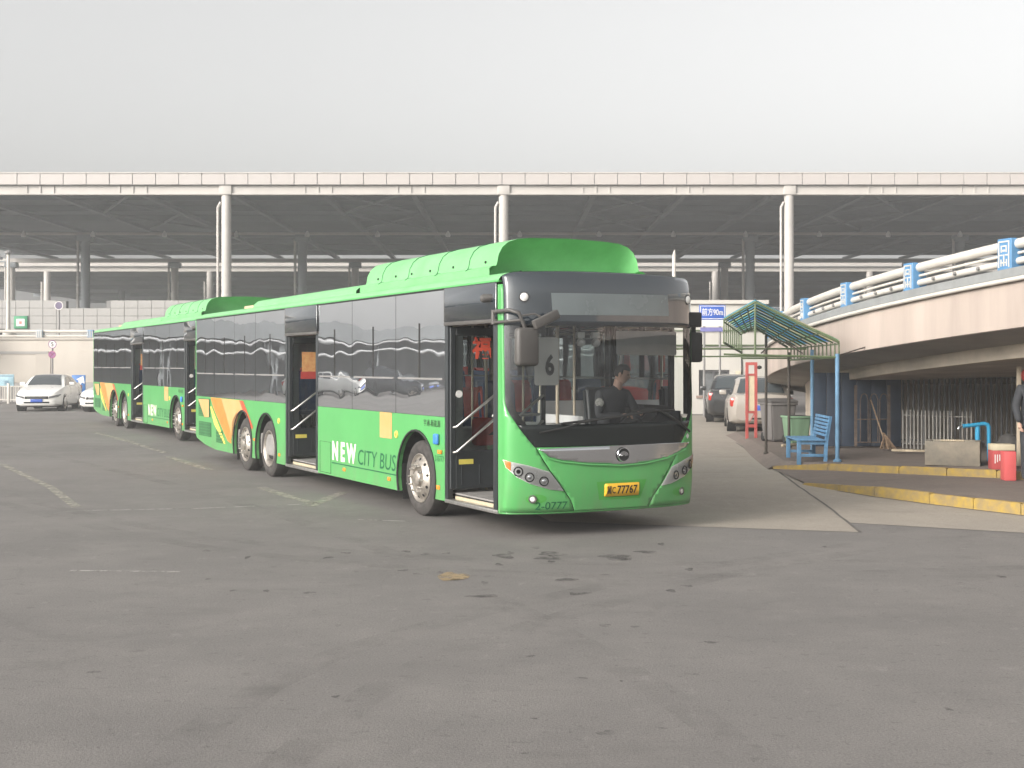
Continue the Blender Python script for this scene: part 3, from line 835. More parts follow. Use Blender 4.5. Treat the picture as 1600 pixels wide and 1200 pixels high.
    for u_, w_, z0_, z1_ in ((5.62, 0.10, 1.80, 2.16), (5.08, 0.17, 1.80, 2.14), (4.22, 0.18, 1.78, 2.16), (3.52, 0.20, 1.76, 2.16)):
        hb = box('hanging_banner', u_ - w_/2, u_ + w_/2, -0.13, -0.14, z0_, z1_, M_BANNER, root)
        tube('banner_cord', [BLc(u_, 0.135, z1_ - 0.002), BLc(u_, 0.135, 2.62)], 0.004, M_BANNER, hb, 4)
    bm = bmesh.new()
    for k in range(46):
        t = k/45; a_ = Vector(BLc(1.62 + 1.3*t, 0.13 + random.uniform(0, 0.04), 2.28 - 0.14*math.sin(math.pi*t*2)**2 + random.uniform(-0.06, 0.06)))
        bmesh.ops.create_icosphere(bm, subdivisions=1, radius=random.uniform(0.012, 0.026), matrix=Matrix.Translation(a_))
    gl_ = bm_obj('garland', bm, mat('garland gold', (0.62, 0.42, 0.12), 0.4, var=0.4, scale=30, tint2=(0.55, 0.08, 0.05)), root, smooth=True); gl_['kind'] = 'stuff'
    box('rear_platform', 7.80, 11.88, -0.08, -0.98, 0.374, 0.72, M_FLOOR, root)
    box('rear_platform', 7.80, 11.88, -(BW - 0.98), -(BW - 0.08), 0.374, 0.72, M_FLOOR, root)
    # garland by the driver's back and blue fare seat seen through the screen
    # driver's place
    ds = empty('driver_seat', (0, 0, 0)); ds.parent = root
    bm = bmesh.new(); add_box(bm, 0.62, 1.08, -2.22, -1.74, 0.90, 1.02, 0.05, 3); bm_obj('seat_cushion', bm, M_SEATBLUE, ds, smooth=40)
    bm = bmesh.new()
    add_prism(bm, [(1.04, 0.94), (1.16, 0.94), (1.26, 1.62), (1.14, 1.64)], lambda a, b: BLc(a, 1.76, b), lambda a, b: BLc(a, 2.20, b))
    bmesh.ops.bevel(bm, geom=bm.edges[:], offset=0.04, segments=3, affect='EDGES'); bm_obj('seat_back', bm, M_GREYDARK, ds, smooth=40)
    box('seat_base', 0.67, 1.04, -2.14, -1.82, 0.374, 0.90, M_UNDER, ds)
    box('cab_platform', 0.27, 1.70, -1.40, -(BW - 0.06), 0.374, 0.62, M_UNDER, root)
    sw = empty('steering_wheel', (0, 0, 0)); sw.parent = root
    bm = bmesh.new()
    c = BLc(0.26, 1.97, 1.27); axn = Vector((0.55, 0, 0.84)).normalized(); sx = Vector((0, 1, 0)); sy = axn.cross(sx)
    pts = [c + (sx*math.cos(R(15*k)) + sy*math.sin(R(15*k)))*0.225 for k in range(25)]
    add_tube(bm, pts, 0.014, 8, False); bm_obj('wheel_rim', bm, M_BLACK, sw, smooth=60)
    bm = bmesh.new()
    for k in range(3): add_tube(bm, [c - axn*0.03, c + (sx*math.cos(R(90 + 120*k)) + sy*math.sin(R(90 + 120*k)))*0.22], 0.012, 6)
    add_tube(bm, [c - axn*0.45, c - axn*0.02], 0.03, 8); bm_obj('wheel_spoke', bm, M_BLACK, sw)
    # cab screen behind the driver and instrument hood
    box('cab_screen', 1.72, 1.76, -1.42, -(BW - 0.06), 0.62, 1.45, M_INTGREY, root)
    box('cab_screen_glass', 1.735, 1.745, -1.42, -(BW - 0.06), 1.45, 2.35, M_GLASS_DOOR, root)
    box('instrument_hood', -0.12, 0.12, -1.55, -2.28, 1.08, 1.24, M_UNDER, root, 0.05, 3)
    box('cab_gate', 0.55, 1.70, -1.36, -1.40, 0.62, 1.30, M_INTGREY, root, 0.02)
    fs = empty('passenger_seat', (0, 0, 0)); fs.parent = root
    bm = bmesh.new()
    add_prism(bm, [(1.60, 1.10), (1.70, 1.10), (1.76, 1.66), (1.72, 1.74), (1.66, 1.66)], lambda a, b: BLc(a, 0.62, b), lambda a, b: BLc(a, 1.05, b))
    bmesh.ops.bevel(bm, geom=bm.edges[:], offset=0.03, segments=3, affect='EDGES'); bm_obj('seat_back', bm, M_SEATBLUE, fs, smooth=40)
    tube('seat_handle', [BLc(1.70, 0.66, 1.66), BLc(1.70, 0.68, 1.78), BLc(1.70, 0.99, 1.78), BLc(1.70, 1.01, 1.66)], 0.016, M_BLACK, fs, 8)
    box('seat_leg', 1.58, 1.70, -0.75, -0.92, 0.374, 1.12, M_GREY, fs)
    box('fare_box', 0.50, 0.78, -0.95, -1.22, 0.374, 1.22, M_GREY, root, 0.02)
    # ---- lettering, decals and small fittings on the door side
    su = SM(0.003)
    ua, ub = 5.45, 4.47
    fit_text('lettering_new', 'N E W', ua - ub, 0.285, lambda x, y: su(ua - x, 0.505 + y), M_CREAMTXT, root, bold=0.04)
    ua2, ub2 = 4.40, 3.02
    fit_text('lettering_city_bus', 'CITY BUS', ua2 - ub2, 0.215, lambda x, y: su(ua2 - x, 0.512 + y), M_DKGREEN, root, shear=0.12)
    box('lettering_underline', 3.01, 5.48, 0.001, 0.004, 0.458, 0.474, M_DKGREEN, root)
    fit_text('maker_lettering', '宇通-新能源', 0.50, 0.085, lambda x, y: su(2.12 - x, 1.15 + y), M_INK, root)
    fit_text('side_number', '2-0777', 0.26, 0.07, lambda x, y: su(1.78 - x, 0.735 + y), M_DKGREEN, root)
    patch('orange_patch', [(3.58, Z_BELT - 0.002), (3.16, Z_BELT - 0.002), (3.16, 0.935), (3.58, 0.935)], su, M_TAN, root, 0, 0)
    def outline(u0, u1, z0, z1, nm):
        pts = [su(u0, z0), su(u0, z1), su(u1, z1), su(u1, z0), su(u0, z0)]
        tube(nm, [p + Vector((0, -0.001, 0)) for p in pts], 0.0035, M_UNDER, root, 4)
    outline(5.52, 6.0, 0.30, 0.76, 'service_flap')
    for u, z, rr, m in ((3.0, 1.0, 0.05, M_YELLOW), (8.05, 0.98, 0.05, M_YELLOW)):
        l = lathe('side_lamp', [(0, rr), (0.012, rr*0.95), (0.014, rr*0.6), (0.01, 0)], BLc(u, 0, z), (0, 1, 0), m, root, 16)
        lathe('side_lamp_core', [(0.01, rr*0.5), (0.016, rr*0.4), (0.016, 0)], BLc(u, 0, z), (0, 1, 0), M_AMBER, l, 12)
    for u, z in ((4.95, 0.40), (3.25, 0.40), (1.68, 0.42), (8.02, 0.42), (9.47, 0.6)):
        box('side_reflector', u - 0.05, u + 0.05, 0.0, 0.012, z - 0.025, z + 0.025, M_AMBER, root, 0.006)
    box('fuel_cap', 1.64, 1.76, 0.0, 0.045, 0.94, 1.07, mat('blue plastic', (0.05, 0.22, 0.62), 0.4), root, 0.02, 3)
    box('side_indicator', 1.56, 1.66, 0.0, 0.03, 0.83, 0.88, M_AMBER, root, 0.01)
    def decal(nm, pts, m, off):
        patch(nm, [spx(290 + x/6.667, 590 + y/6.667) for x, y in pts], SM(off), m, root, 0, 0)
    decal('tan_band', [(262, 206), (560, 236), (602, 330), (560, 355), (525, 375), (497, 425), (484, 480), (479, 560), (478, 640), (440, 640), (300, 330)], M_TAN, 0.0025)
    decal('orange_band', [(264, 208), (372, 217), (425, 400), (470, 560), (479, 690), (440, 655), (300, 330)], M_ORANGE, 0.005)
    decal('red_stripe', [(560, 238), (600, 242), (652, 372), (706, 520), (692, 540), (668, 480), (634, 400), (590, 320)], M_REDLINE, 0.005)
    decal('yellow_stripe', [(258, 300), (275, 300), (360, 520), (420, 690), (405, 690), (300, 480)], M_YELLOW, 0.0075)
    decal('tan_leaf', [(140, 222), (250, 228), (252, 410), (205, 410)], M_TAN, 0.017)
    def grille(u0, u1, z0, z1):
        gr = box('vent_grille', u0, u1, 0.0, 0.006, z0, z1, mat('vent dark green', (0.03, 0.13, 0.045), 0.5), root)
        n = max(3, int((z1 - z0) / 0.05))
        bm = bmesh.new()
        for k in range(n):
            z = z0 + (z1 - z0)*(k + 0.5)/n
            add_box(bm, u0 + 0.02, u1 - 0.02, 0.006, 0.014, z - 0.008, z + 0.008)
        bm_obj('vent_louvre', bm, mat('vent louvre green', (0.05, 0.20, 0.07), 0.5), gr)['kind'] = 'stuff'
    g1 = [spx(290 + x/6.667, 590 + y/6.667) for x, y in ((138, 212), (258, 412), (142, 450), (268, 620), (322, 545), (388, 685))]
    for a, b in ((0, 1), (2, 3), (4, 5)):
        grille(min(g1[a][0], g1[b][0]), max(g1[a][0], g1[b][0]), min(g1[a][1], g1[b][1]), max(g1[a][1], g1[b][1]))
    # ---- plate and fleet number on the front
    pv, pz = fpx(943, 776); pv2, pz2 = fpx(998, 753)
    rc = [fpx(x, y) for x, y in ((932, 753), (1010, 748.5), (1000, 778), (936, 781))]
    patch('plate_recess', rc, FM(0.002), mat('recess green', (0.075, 0.33, 0.06), 0.45), root, 0.06, 0.05)
    pl = patch('number_plate', rrect(pv, pv2, pz, pz2, 0.012, 2), FM(0.016), M_PLATE, root, 0.1, 0.1, 0.006)
    w, h = pv2 - pv, pz2 - pz
    fit_text('plate_text', '冀C', w*0.25, h*0.66, lambda x, y: FM(0.020)(pv + w*0.06 + x, pz + h*0.17 + y), M_INK, pl, bold=0.01)
    fit_text('plate_text', '77767', w*0.58, h*0.66, lambda x, y: FM(0.020)(pv + w*0.36 + x, pz + h*0.17 + y), M_INK, pl, bold=0.02)
    nv, nz_ = fpx(835, 801.5); nv2, nz2 = fpx(886, 790)
    fit_text('fleet_number', '2-0777', nv2 - nv, 0.085, lambda x, y: FM(0.004)(nv + x, 0.315 + y), M_DKGREEN, root, bold=0.005)
    return root

bus1 = build_bus()
tag(bus1, 'green and black city bus numbered 2-0777 with yellow number plate and driver inside', 'bus', 'green city buses')
bus2 = copy_tree(bus1, skip=('number_plate', 'fleet_number', 'side_number', 'route_board', 'plate_recess', 'sun_blind', 'passenger_seat'))
tag(bus2, 'green city bus parked behind the tail of the bus numbered 2-0777', 'bus', 'green city buses')
bus2.location = BUS_O + BUS_A * 16.15 + BUS_B * 0.725 + Vector((0, 0, 0.09))
# ================================================================== ground
def ground_mat(name, c1, c2, c3, grain=90.0, big=0.25, rough=0.9, bump=0.35, cracks=0.0, stretch=(1, 1, 1)):
    m = bpy.data.materials.new(name); MATS[name] = m
    m.use_nodes = True
    nt = m.node_tree; N = nt.nodes; L = nt.links
    b = N['Principled BSDF']; b.inputs['Specular IOR Level'].default_value = 0.3
    tc = N.new('ShaderNodeTexCoord')
    def noise(s, d=5, r=0.6, st=None):
        n = N.new('ShaderNodeTexNoise'); n.inputs['Scale'].default_value = s; n.inputs['Detail'].default_value = d; n.inputs['Roughness'].default_value = r
        mp = N.new('ShaderNodeMapping'); mp.inputs['Scale'].default_value = st or (1, 1, 1); mp.inputs['Location'].default_value = (s*0.37, s*0.71, 0)
        L.new(tc.outputs['Object'], mp.inputs['Vector']); L.new(mp.outputs[0], n.inputs['Vector'])
        return n.outputs['Fac']
    def rng(v, a, b_, lo=0, hi=1):
        r = N.new('ShaderNodeMapRange'); r.inputs['From Min'].default_value = a; r.inputs['From Max'].default_value = b_
        r.inputs['To Min'].default_value = lo; r.inputs['To Max'].default_value = hi
        L.new(v, r.inputs['Value']); return r.outputs[0]
    def mix(f, a, b_):
        x = N.new('ShaderNodeMix'); x.data_type = 'RGBA'
        if isinstance(f, float): x.inputs['Factor'].default_value = f
        else: L.new(f, x.inputs['Factor'])
        for s, v in (('A', a), ('B', b_)):
            if isinstance(v, tuple): x.inputs[s].default_value = (*v, 1)
            else: L.new(v, x.inputs[s])
        return x.outputs['Result']
    big_n = noise(big, 6, 0.65, stretch)
    col = mix(rng(big_n, 0.35, 0.68), c1, c2)
    mid = noise(big * 6, 5, 0.7)
    col = mix(rng(mid, 0.45, 0.72, 0, 0.7), col, c3)
    fine = noise(grain, 3, 0.75)
    dark = N.new('ShaderNodeMix'); dark.data_type = 'RGBA'; dark.blend_type = 'MULTIPLY'; dark.inputs['Factor'].default_value = 1
    g = rng(fine, 0.3, 0.7, 0.72, 1.22)
    cmb = N.new('ShaderNodeCombineColor')
    for i in range(3): L.new(g, cmb.inputs[i])
    L.new(col, dark.inputs['A']); L.new(cmb.outputs[0], dark.inputs['B'])
    col = dark.outputs['Result']
    pit = rng(noise(grain * 0.32, 2, 0.5), 0.66, 0.72, 0, 0.45)
    col = mix(pit, col, tuple(c * 0.4 for c in c1))
    pk = rng(noise(7.0, 4, 0.65, (1.0, 1.6, 1)), 0.61, 0.67, 0, 0.42)
    col = mix(pk, col, tuple(c * 0.5 for c in c1))
    pl_ = rng(noise(4.1, 5, 0.7, (1.5, 0.8, 1)), 0.60, 0.70, 0, 0.35)
    col = mix(pl_, col, tuple(min(1, c * 1.4) for c in c1))
    # tyre-worn, oily patches and pale scuffs of the yard
    st = rng(noise(0.55, 4, 0.6, (1.0, 2.2, 1)), 0.60, 0.72, 0, 0.40)
    col = mix(st, col, tuple(c * 0.62 for c in c1))
    sc = rng(noise(0.9, 5, 0.7, (0.7, 2.5, 1)), 0.64, 0.78, 0, 0.35)
    col = mix(sc, col, tuple(min(1, c * 1.35) for c in c1))
    if cracks > 0:
        vo = N.new('ShaderNodeTexVoronoi'); vo.feature = 'DISTANCE_TO_EDGE'; vo.inputs['Scale'].default_value = 0.16
        nz = N.new('ShaderNodeTexNoise'); nz.inputs['Scale'].default_value = 1.3; nz.inputs['Detail'].default_value = 5
        L.new(tc.outputs['Object'], nz.inputs['Vector'])
        vm = N.new('ShaderNodeVectorMath'); vm.operation = 'MULTIPLY_ADD'; vm.inputs[1].default_value = (1.6, 1.6, 0)
        L.new(nz.outputs['Color'], vm.inputs[0]); L.new(tc.outputs['Object'], vm.inputs[2]); L.new(vm.outputs[0], vo.inputs['Vector'])
        ck = rng(vo.outputs['Distance'], 0.0015, 0.0045, cracks, 0)
        col = mix(ck, col, tuple(c * 0.3 for c in c1))
    L.new(col, b.inputs['Base Color'])
    L.new(rng(big_n, 0.3, 0.7, rough - 0.12, rough), b.inputs['Roughness'])
    bp = N.new('ShaderNodeBump'); bp.inputs['Strength'].default_value = bump; bp.inputs['Distance'].default_value = 0.01
    L.new(fine, bp.inputs['Height']); L.new(bp.outputs[0], b.inputs['Normal'])
    return m

M_ASPHALT = ground_mat('asphalt', (0.186, 0.175, 0.166), (0.150, 0.142, 0.136), (0.212, 0.199, 0.187), 70, 0.16, 0.92, 0.4, 0.09, (1, 1.8, 1))
M_CONC = ground_mat('concrete paving', (0.335, 0.30, 0.255), (0.29, 0.262, 0.226), (0.37, 0.33, 0.28), 110, 0.3, 0.9, 0.25)
M_PAVE = ground_mat('pavement brown', (0.19, 0.155, 0.135), (0.16, 0.135, 0.12), (0.215, 0.18, 0.155), 80, 0.5, 0.9, 0.3)
def sheet(name, pts, z, mat_, kind='structure', parent=None):
    bm = bmesh.new()
    bm.faces.new([bm.verts.new((p[0], p[1], p[2] if len(p) > 2 else z)) for p in pts])
    bmesh.ops.triangulate(bm, faces=bm.faces[:])
    bmesh.ops.recalc_face_normals(bm, faces=bm.faces)
    for f in bm.faces:
        if f.normal.z < 0: f.normal_flip()
    o = bm_obj(name, bm, mat_, parent, recalc=False)
    if kind: o['kind'] = kind
    return o
def gz(y):
    """the yard rises a little towards the station"""
    if y < 23: return 0.0
    if y < 31: return 0.01 * (y - 23)
    return 0.08 + 0.003 * (y - 31)
ground = patch('ground', [(-170, -60), (120, -60), (120, 260), (-170, 260)], lambda x, y: Vector((x, y, gz(y))), M_ASPHALT, None, 0, 1.0)
ground['kind'] = 'structure'
e0, e1, e2, e3 = gp(860, 815), gp(1343, 832), gp(1325, 817), gp(1600, 833)
apron = patch('concrete_apron', [(e0.x, e0.y), (e1.x, e1.y), (e2.x, e2.y), (e3.x, e3.y), (14, 10.5), (20, 10.5), (20, 45), (-1, 45), (-0.5, 20)], lambda x, y: Vector((x, y, gz(y) + 0.004)), M_CONC, None, 0, 1.0)
apron['kind'] = 'structure'

M_JOINT = mat('joint tar', (0.12, 0.11, 0.10), 0.9, var=0.2)
def strip(name, pts, w, z, m, parent, jag=0.0):
    """flat painted or filled line along a path"""
    bm = bmesh.new(); prev = None
    P = [Vector((p[0], p[1], 0)) for p in pts]
    Q = []
    for a, b in zip(P, P[1:]):
        n = max(1, int((b - a).length / 0.35))
        Q += [a.lerp(b, k/n) for k in range(n)]
    Q.append(P[-1])
    for i, p in enumerate(Q):
        d = (Q[min(i+1, len(Q)-1)] - Q[max(i-1, 0)]).normalized(); s = Vector((-d.y, d.x, 0))
        j = (random.random() - 0.5) * jag
        r = [bm.verts.new(p + s*(w/2*(1 + j)) + Vector((0, 0, z + gz(p.y)))), bm.verts.new(p - s*(w/2*(1 - j)) + Vector((0, 0, z + gz(p.y))))]
        if prev: bm.faces.new((prev[0], prev[1], r[1], r[0]))
        prev = r
    for f in bm.faces:
        f.normal_update()
        if f.normal.z < 0: f.normal_flip()
    o = bm_obj(name, bm, m, parent, recalc=False)
    return o
for pts in ([gp(1343, 832), gp(1303, 799), gp(1240, 755), gp(1205, 728), gp(1150, 697)], [gp(1060, 738.5), gp(1140, 738.5)],):
    strip('joint', pts, 0.035, 0.0075, M_JOINT, apron, 0.8)

def worn_paint(name, col, cover, scale=3.0, amax=None):
    m = bpy.data.materials.new(name); MATS[name] = m
    m.use_nodes = True
    nt = m.node_tree; N = nt.nodes; L = nt.links
    b = N['Principled BSDF']; b.inputs['Base Color'].default_value = (*col, 1); b.inputs['Roughness'].default_value = 0.85
    tr = N.new('ShaderNodeBsdfTransparent'); mx = N.new('ShaderNodeMixShader')
    tc = N.new('ShaderNodeTexCoord')
    n1 = N.new('ShaderNodeTexNoise'); n1.inputs['Scale'].default_value = scale; n1.inputs['Detail'].default_value = 8; n1.inputs['Roughness'].default_value = 0.75
    L.new(tc.outputs['Object'], n1.inputs['Vector'])
    r = N.new('ShaderNodeMapRange'); r.inputs['From Min'].default_value = 0.62 - cover*0.3; r.inputs['From Max'].default_value = 0.80 - cover*0.3
    r.inputs['To Max'].default_value = amax or min(0.85, 0.35 + cover*0.6)
    L.new(n1.outputs['Fac'], r.inputs['Value']); L.new(r.outputs[0], mx.inputs[0])
    L.new(tr.outputs[0], mx.inputs[1]); L.new(b.outputs[0], mx.inputs[2]); L.new(mx.outputs[0], N['Material Output'].inputs['Surface'])
    return m
M_LINE = worn_paint('worn line paint', (0.36, 0.345, 0.29), 0.76, 6)
M_LINE2 = worn_paint('worn thin paint', (0.40, 0.385, 0.36), 0.85, 4)
M_YPATCH = worn_paint('worn yellow patch', (0.34, 0.255, 0.14), 0.9, 7, 0.75)
M_OIL = worn_paint('oil stain', (0.075, 0.071, 0.068), 0.75, 5, 0.5)
for pts, w in (([(148, 681), (205, 696), (258, 711)], 0.16), ([(262, 716), (328, 735)], 0.18), ([(408, 762), (448, 775), (490, 787)], 0.18), ([(482, 792), (520, 776), (540, 769)], 0.18), ([(5, 727), (80, 762), (120, 793)], 0.14)):
    strip('lane_marking', [gp(*p) for p in pts], w, 0.004, M_LINE, ground, 0.08)
for pts, w in (([(130, 798), (300, 795), (480, 788)], 0.06), ([(110, 892), (200, 893), (282, 894)], 0.05), ([(560, 812), (640, 815)], 0.05)):
    strip('thin_marking', [gp(*p) for p in pts], w, 0.004, M_LINE2, ground, 0.6)
def blob(name, cx, cy, rx, ry, m, parent):
    c = gp(cx, cy); k = c.y / F_PX
    kk = gy(cy - 1) - gy(cy)
    n = 18
    ph_ = [random.uniform(0, 6.28) for _ in range(4)]
    rr_ = [1 + 0.22*math.sin(2*R(20*i) + ph_[0]) + 0.18*math.sin(3*R(20*i) + ph_[1]) + 0.10*math.sin(5*R(20*i) + ph_[2]) for i in range(n)]
    pts = [(c.x + rx*k*math.cos(R(20*i))*rr_[i], c.y + ry*kk*math.sin(R(20*i))*rr_[i]) for i in range(n)]
    sheet(name, pts, 0.004, m, None, parent)
blob('yellow_patch', 707, 901, 21, 7, M_YPATCH, ground)
for a in ((787, 869, 16, 3.5), (862, 866, 22, 3), (855, 873, 20, 2.5), (963, 871, 28, 4.5), (1010, 863, 18, 2), (885, 906, 16, 2.5), (948, 1146, 13, 4), (756, 932, 22, 2.5), (945, 978, 10, 2)):
    blob('oil_stain', *a, M_OIL, ground)

rnd = random.Random(11)
for _ in range(46):                     # drips and small stains
    px_ = rnd.gauss(820, 330); py_ = rnd.choice((rnd.uniform(845, 930), rnd.uniform(860, 1180)))
    if 0 < px_ < 1600: blob('oil_stain', px_, py_, rnd.uniform(3, 10), rnd.uniform(1.0, 2.4), M_OIL, ground)
M_TRACK = worn_paint('tyre track', (0.105, 0.10, 0.096), 0.55, 1.3, 0.14)
for pts in ([(-40, 760), (300, 835), (900, 880), (1640, 868)], [(-40, 775), (300, 852), (900, 899), (1640, 886)], [(200, 1210), (560, 1010), (1000, 905), (1340, 850)], [(420, 1210), (680, 1030), (1060, 915), (1380, 856)], [(0, 700), (200, 740), (420, 800), (700, 900), (1000, 1060), (1200, 1210)]):
    c_ = [gp(*p) for p in pts]; sm = []
    for i in range(len(c_) - 1):        # smooth path through the points
        p0, p1, p2, p3 = c_[max(i-1, 0)], c_[i], c_[i+1], c_[min(i+2, len(c_)-1)]
        for k in range(8):
            t = k/8; sm.append(0.5*((2*p1) + (p2 - p0)*t + (2*p0 - 5*p1 + 4*p2 - p3)*t*t + (3*p1 - p0 - 3*p2 + p3)*t**3))
    strip('tyre_track', sm + [c_[-1]], 0.24, 0.0025, M_TRACK, ground, 0.2)

# ------------------------------------------------------------------ pavements and kerbs
M_KERBY = mat('yellow kerb paint', (0.42, 0.28, 0.045), 0.8, var=0.2, scale=7, bump=0.3, bscale=40, tint2=(0.22, 0.175, 0.11))
LOW = [Vector((4.62, 20.35, 0.03)), Vector((4.95, 19.35, 0.09)), Vector((5.25, 18.55, 0.14)), Vector((5.72, 17.55, 0.15)), Vector((6.46, 16.25, 0.15)), Vector((7.6, 14.4, 0.15)), Vector((9.2, 12.2, 0.15))]
UPP = [Vector((4.74, 23.3, 0.07)), Vector((5.5, 22.25, 0.19)), Vector((6.4, 21.15, 0.225)), Vector((7.55, 19.95, 0.26)), Vector((9.2, 18.2, 0.26)), Vector((12.0, 15.6, 0.26))]
def poly_pts(P, step):
    out = []; 
    for a, b in zip(P, P[1:]):
        n = max(1, round((b - a).length / step))
        out += [a.lerp(b, k/n) for k in range(n)]
    return out + [P[-1]]
def zup(x, y=0):
    if x <= UPP[0].x: return UPP[0].z
    for a, b in zip(UPP, UPP[1:]):
        if a.x <= x <= b.x: return a.z + (b.z - a.z)*(x - a.x)/(b.x - a.x)
    return 0.26
# lower pavement
bm = bmesh.new()
lo = [bm.verts.new((p.x + 0.06, p.y + 0.03, p.z)) for p in LOW]
upv = [bm.verts.new((p.x, p.y, max(0.012, p.z - 0.115))) for p in [UPP[0], UPP[1], UPP[2], UPP[3], UPP[4], UPP[5], Vector((13, 14.6, 0.26))]]
for i in range(6): bm.faces.new((lo[i], lo[i+1], upv[i+1], upv[i]))
lowp = bm_obj('lower_pavement', bm, M_PAVE); lowp['kind'] = 'structure'
# upper pavement: follows the rise, with a sloped left edge meeting the concrete
bm = bmesh.new()
left = [Vector((4.66, 23.32, 0.012)), Vector((4.85, 26, 0.02)), Vector((5.15, 29.5, 0.02)), Vector((5.3, 33, 0.02))]
in1 = [Vector((4.95, 23.25, 0.165)), Vector((5.2, 26, 0.17)), Vector((5.55, 29.5, 0.17)), Vector((5.75, 33, 0.17))]
lv = [bm.verts.new(p) for p in left]; iv = [bm.verts.new(p) for p in in1]
for i in range(3): bm.faces.new((lv[i], iv[i], iv[i+1], lv[i+1]))
u0 = bm.verts.new(UPP[0] + Vector((0.0, 0.0, 0)))
bm.faces.new((lv[0], u0, iv[0]))
us_ = [u0] + [bm.verts.new(p + Vector((0.05, 0.05, 0))) for p in UPP[1:]]
far = [iv[0], iv[1], iv[2], iv[3]]
fr = [bm.verts.new((7.0, 33, 0.22)), bm.verts.new((14, 33, 0.26)), bm.verts.new((16, 16, 0.26))]
bm.faces.new([iv[0]] + us_ + [fr[2], fr[1], fr[0], iv[3], iv[2], iv[1]])
bmesh.ops.triangulate(bm, faces=bm.faces[:])
bmesh.ops.recalc_face_normals(bm, faces=bm.faces)
for f in bm.faces:
    if f.normal.z < 0: f.normal_flip()
upper = bm_obj('upper_pavement', bm, M_PAVE, recalc=False); upper['kind'] = 'structure'
def kerb(P, zbase, parent, step=0.95, w=0.13):
    pts = poly_pts(P, step)
    for i, (a, b) in enumerate(zip(pts, pts[1:])):
        d = Vector((b.x - a.x, b.y - a.y, 0)).normalized(); s = Vector((-d.y, d.x, 0))
        if s.x < 0: s = -s
        g = 0.006
        bm = bmesh.new()
        a2, b2 = a + d*g, b - d*g
        jz = random.uniform(-0.006, 0.006)
        v = []
        for p in (a2, b2):
            zt = p.z + 0.004 + jz; zb = zbase(p)
            v.append([bm.verts.new(Vector((p.x, p.y, zb))), bm.verts.new(Vector((p.x, p.y, zt))), bm.verts.new(Vector((p.x, p.y, zt)) + s*w), bm.verts.new(Vector((p.x, p.y, zb)) + s*w)])
        for k in range(4): bm.faces.new((v[0][k], v[0][(k+1) % 4], v[1][(k+1) % 4], v[1][k]))
        bm.faces.new(v[0][::-1]); bm.faces.new(v[1])
        bmesh.ops.recalc_face_normals(bm, faces=bm.faces)
        es = [e for e in bm.edges if all(x.co.z > zbase(a) + 0.02 for x in e.verts)]
        if es: bmesh.ops.bevel(bm, geom=es, offset=0.014, segments=2, affect='EDGES')
        bm_obj('kerb_stone', bm, M_KERBY, parent)
kerb(LOW, lambda p: -0.01, lowp)
kerb(UPP, lambda p: max(0.02, p.z - 0.14), upper, 0.98)
strip('gutter', [(p.x - 0.05, p.y - 0.02) for p in LOW[1:]], 0.05, 0.008, M_JOINT, apron, 0.5)

# ================================================================== station canopy
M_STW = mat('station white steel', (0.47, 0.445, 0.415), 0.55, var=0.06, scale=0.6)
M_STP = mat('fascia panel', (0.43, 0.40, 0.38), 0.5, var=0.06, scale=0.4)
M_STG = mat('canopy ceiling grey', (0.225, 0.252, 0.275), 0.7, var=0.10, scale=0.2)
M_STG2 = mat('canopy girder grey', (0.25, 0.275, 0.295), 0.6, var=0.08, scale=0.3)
Y1, Y2, Y3 = 72.0, 94.0, 117.0
XL, XR = -46.0, 62.0
st = empty('station_canopy', (0, Y1, 0))
tag(st, 'long grey-roofed railway canopy with white fascia panels on round white columns', 'canopy')
st.location = (0, 0, 0)
def zat(py, Y): return CAM_H - (py - HOR) / F_PX * Y
def xat(px, Y): return (px - 800) / F_PX * Y
zf0, zf1, zb1 = zat(272.5, Y1), zat(290, Y1), zat(305, Y1)
box('fascia_core', XL, XR, Y1 - 0.35, Y1 - 0.05, zf1 + 0.02, zf0 - 0.05, M_STG2, st)
# fascia panels, one by one
pw = 1.292
pm = None; k = 0
x = xat(-4.5, Y1) - pw * 13
while x < XR - pw:
    if pm is None:
        o = box('fascia_panel', 0, pw - 0.035, 0, 0.05, 0, zf0 - zf1, M_STP, st, 0.008, 1); pm = o.data
    else: o = link('fascia_panel', pm, None, st)
    o.location = (x, Y1 - 0.405 + random.uniform(-0.006, 0.006), zf1)
    x += pw
box('fascia_cap', XL, XR, Y1 - 0.44, Y1 + 0.6, zf0 + 0.003, zf0 + 0.06, M_STW, st)
box('front_beam', XL, XR, Y1 - 0.16, Y1 + 0.16, zb1 + 0.08, zf1 - 0.003, M_STW, st)
box('beam_flange', XL, XR, Y1 - 0.26, Y1 + 0.26, zb1, zb1 + 0.078, M_STW, st)
colx1 = [353.7, 786.8, 1232.5]
cols1 = [xat(p, Y1) for p in colx1]
sp = cols1[1] - cols1[0]
allc = sorted([cols1[0] - sp*k for k in range(1, 2)] + cols1 + [cols1[2] + 16.0, cols1[2] + 32.0])
for i, x in enumerate(allc):
    c = lathe('column', [(0, 0.29), (zb1 - 0.02, 0.27)], (x, Y1, 0), (0, 0, 1), M_STW, st, 20)
    box('column_head', x - 0.34, x + 0.34, Y1 - 0.30, Y1 + 0.30, zb1 - 0.004, zf1 - 0.01, M_STW, c, 0.02)
    tube('drain_pipe', [(x - 0.46, Y1 - 0.1, 0), (x - 0.46, Y1 - 0.1, zb1 - 0.7), (x - 0.30, Y1 - 0.1, zb1 - 0.4)], 0.075, M_STW, c, 8)
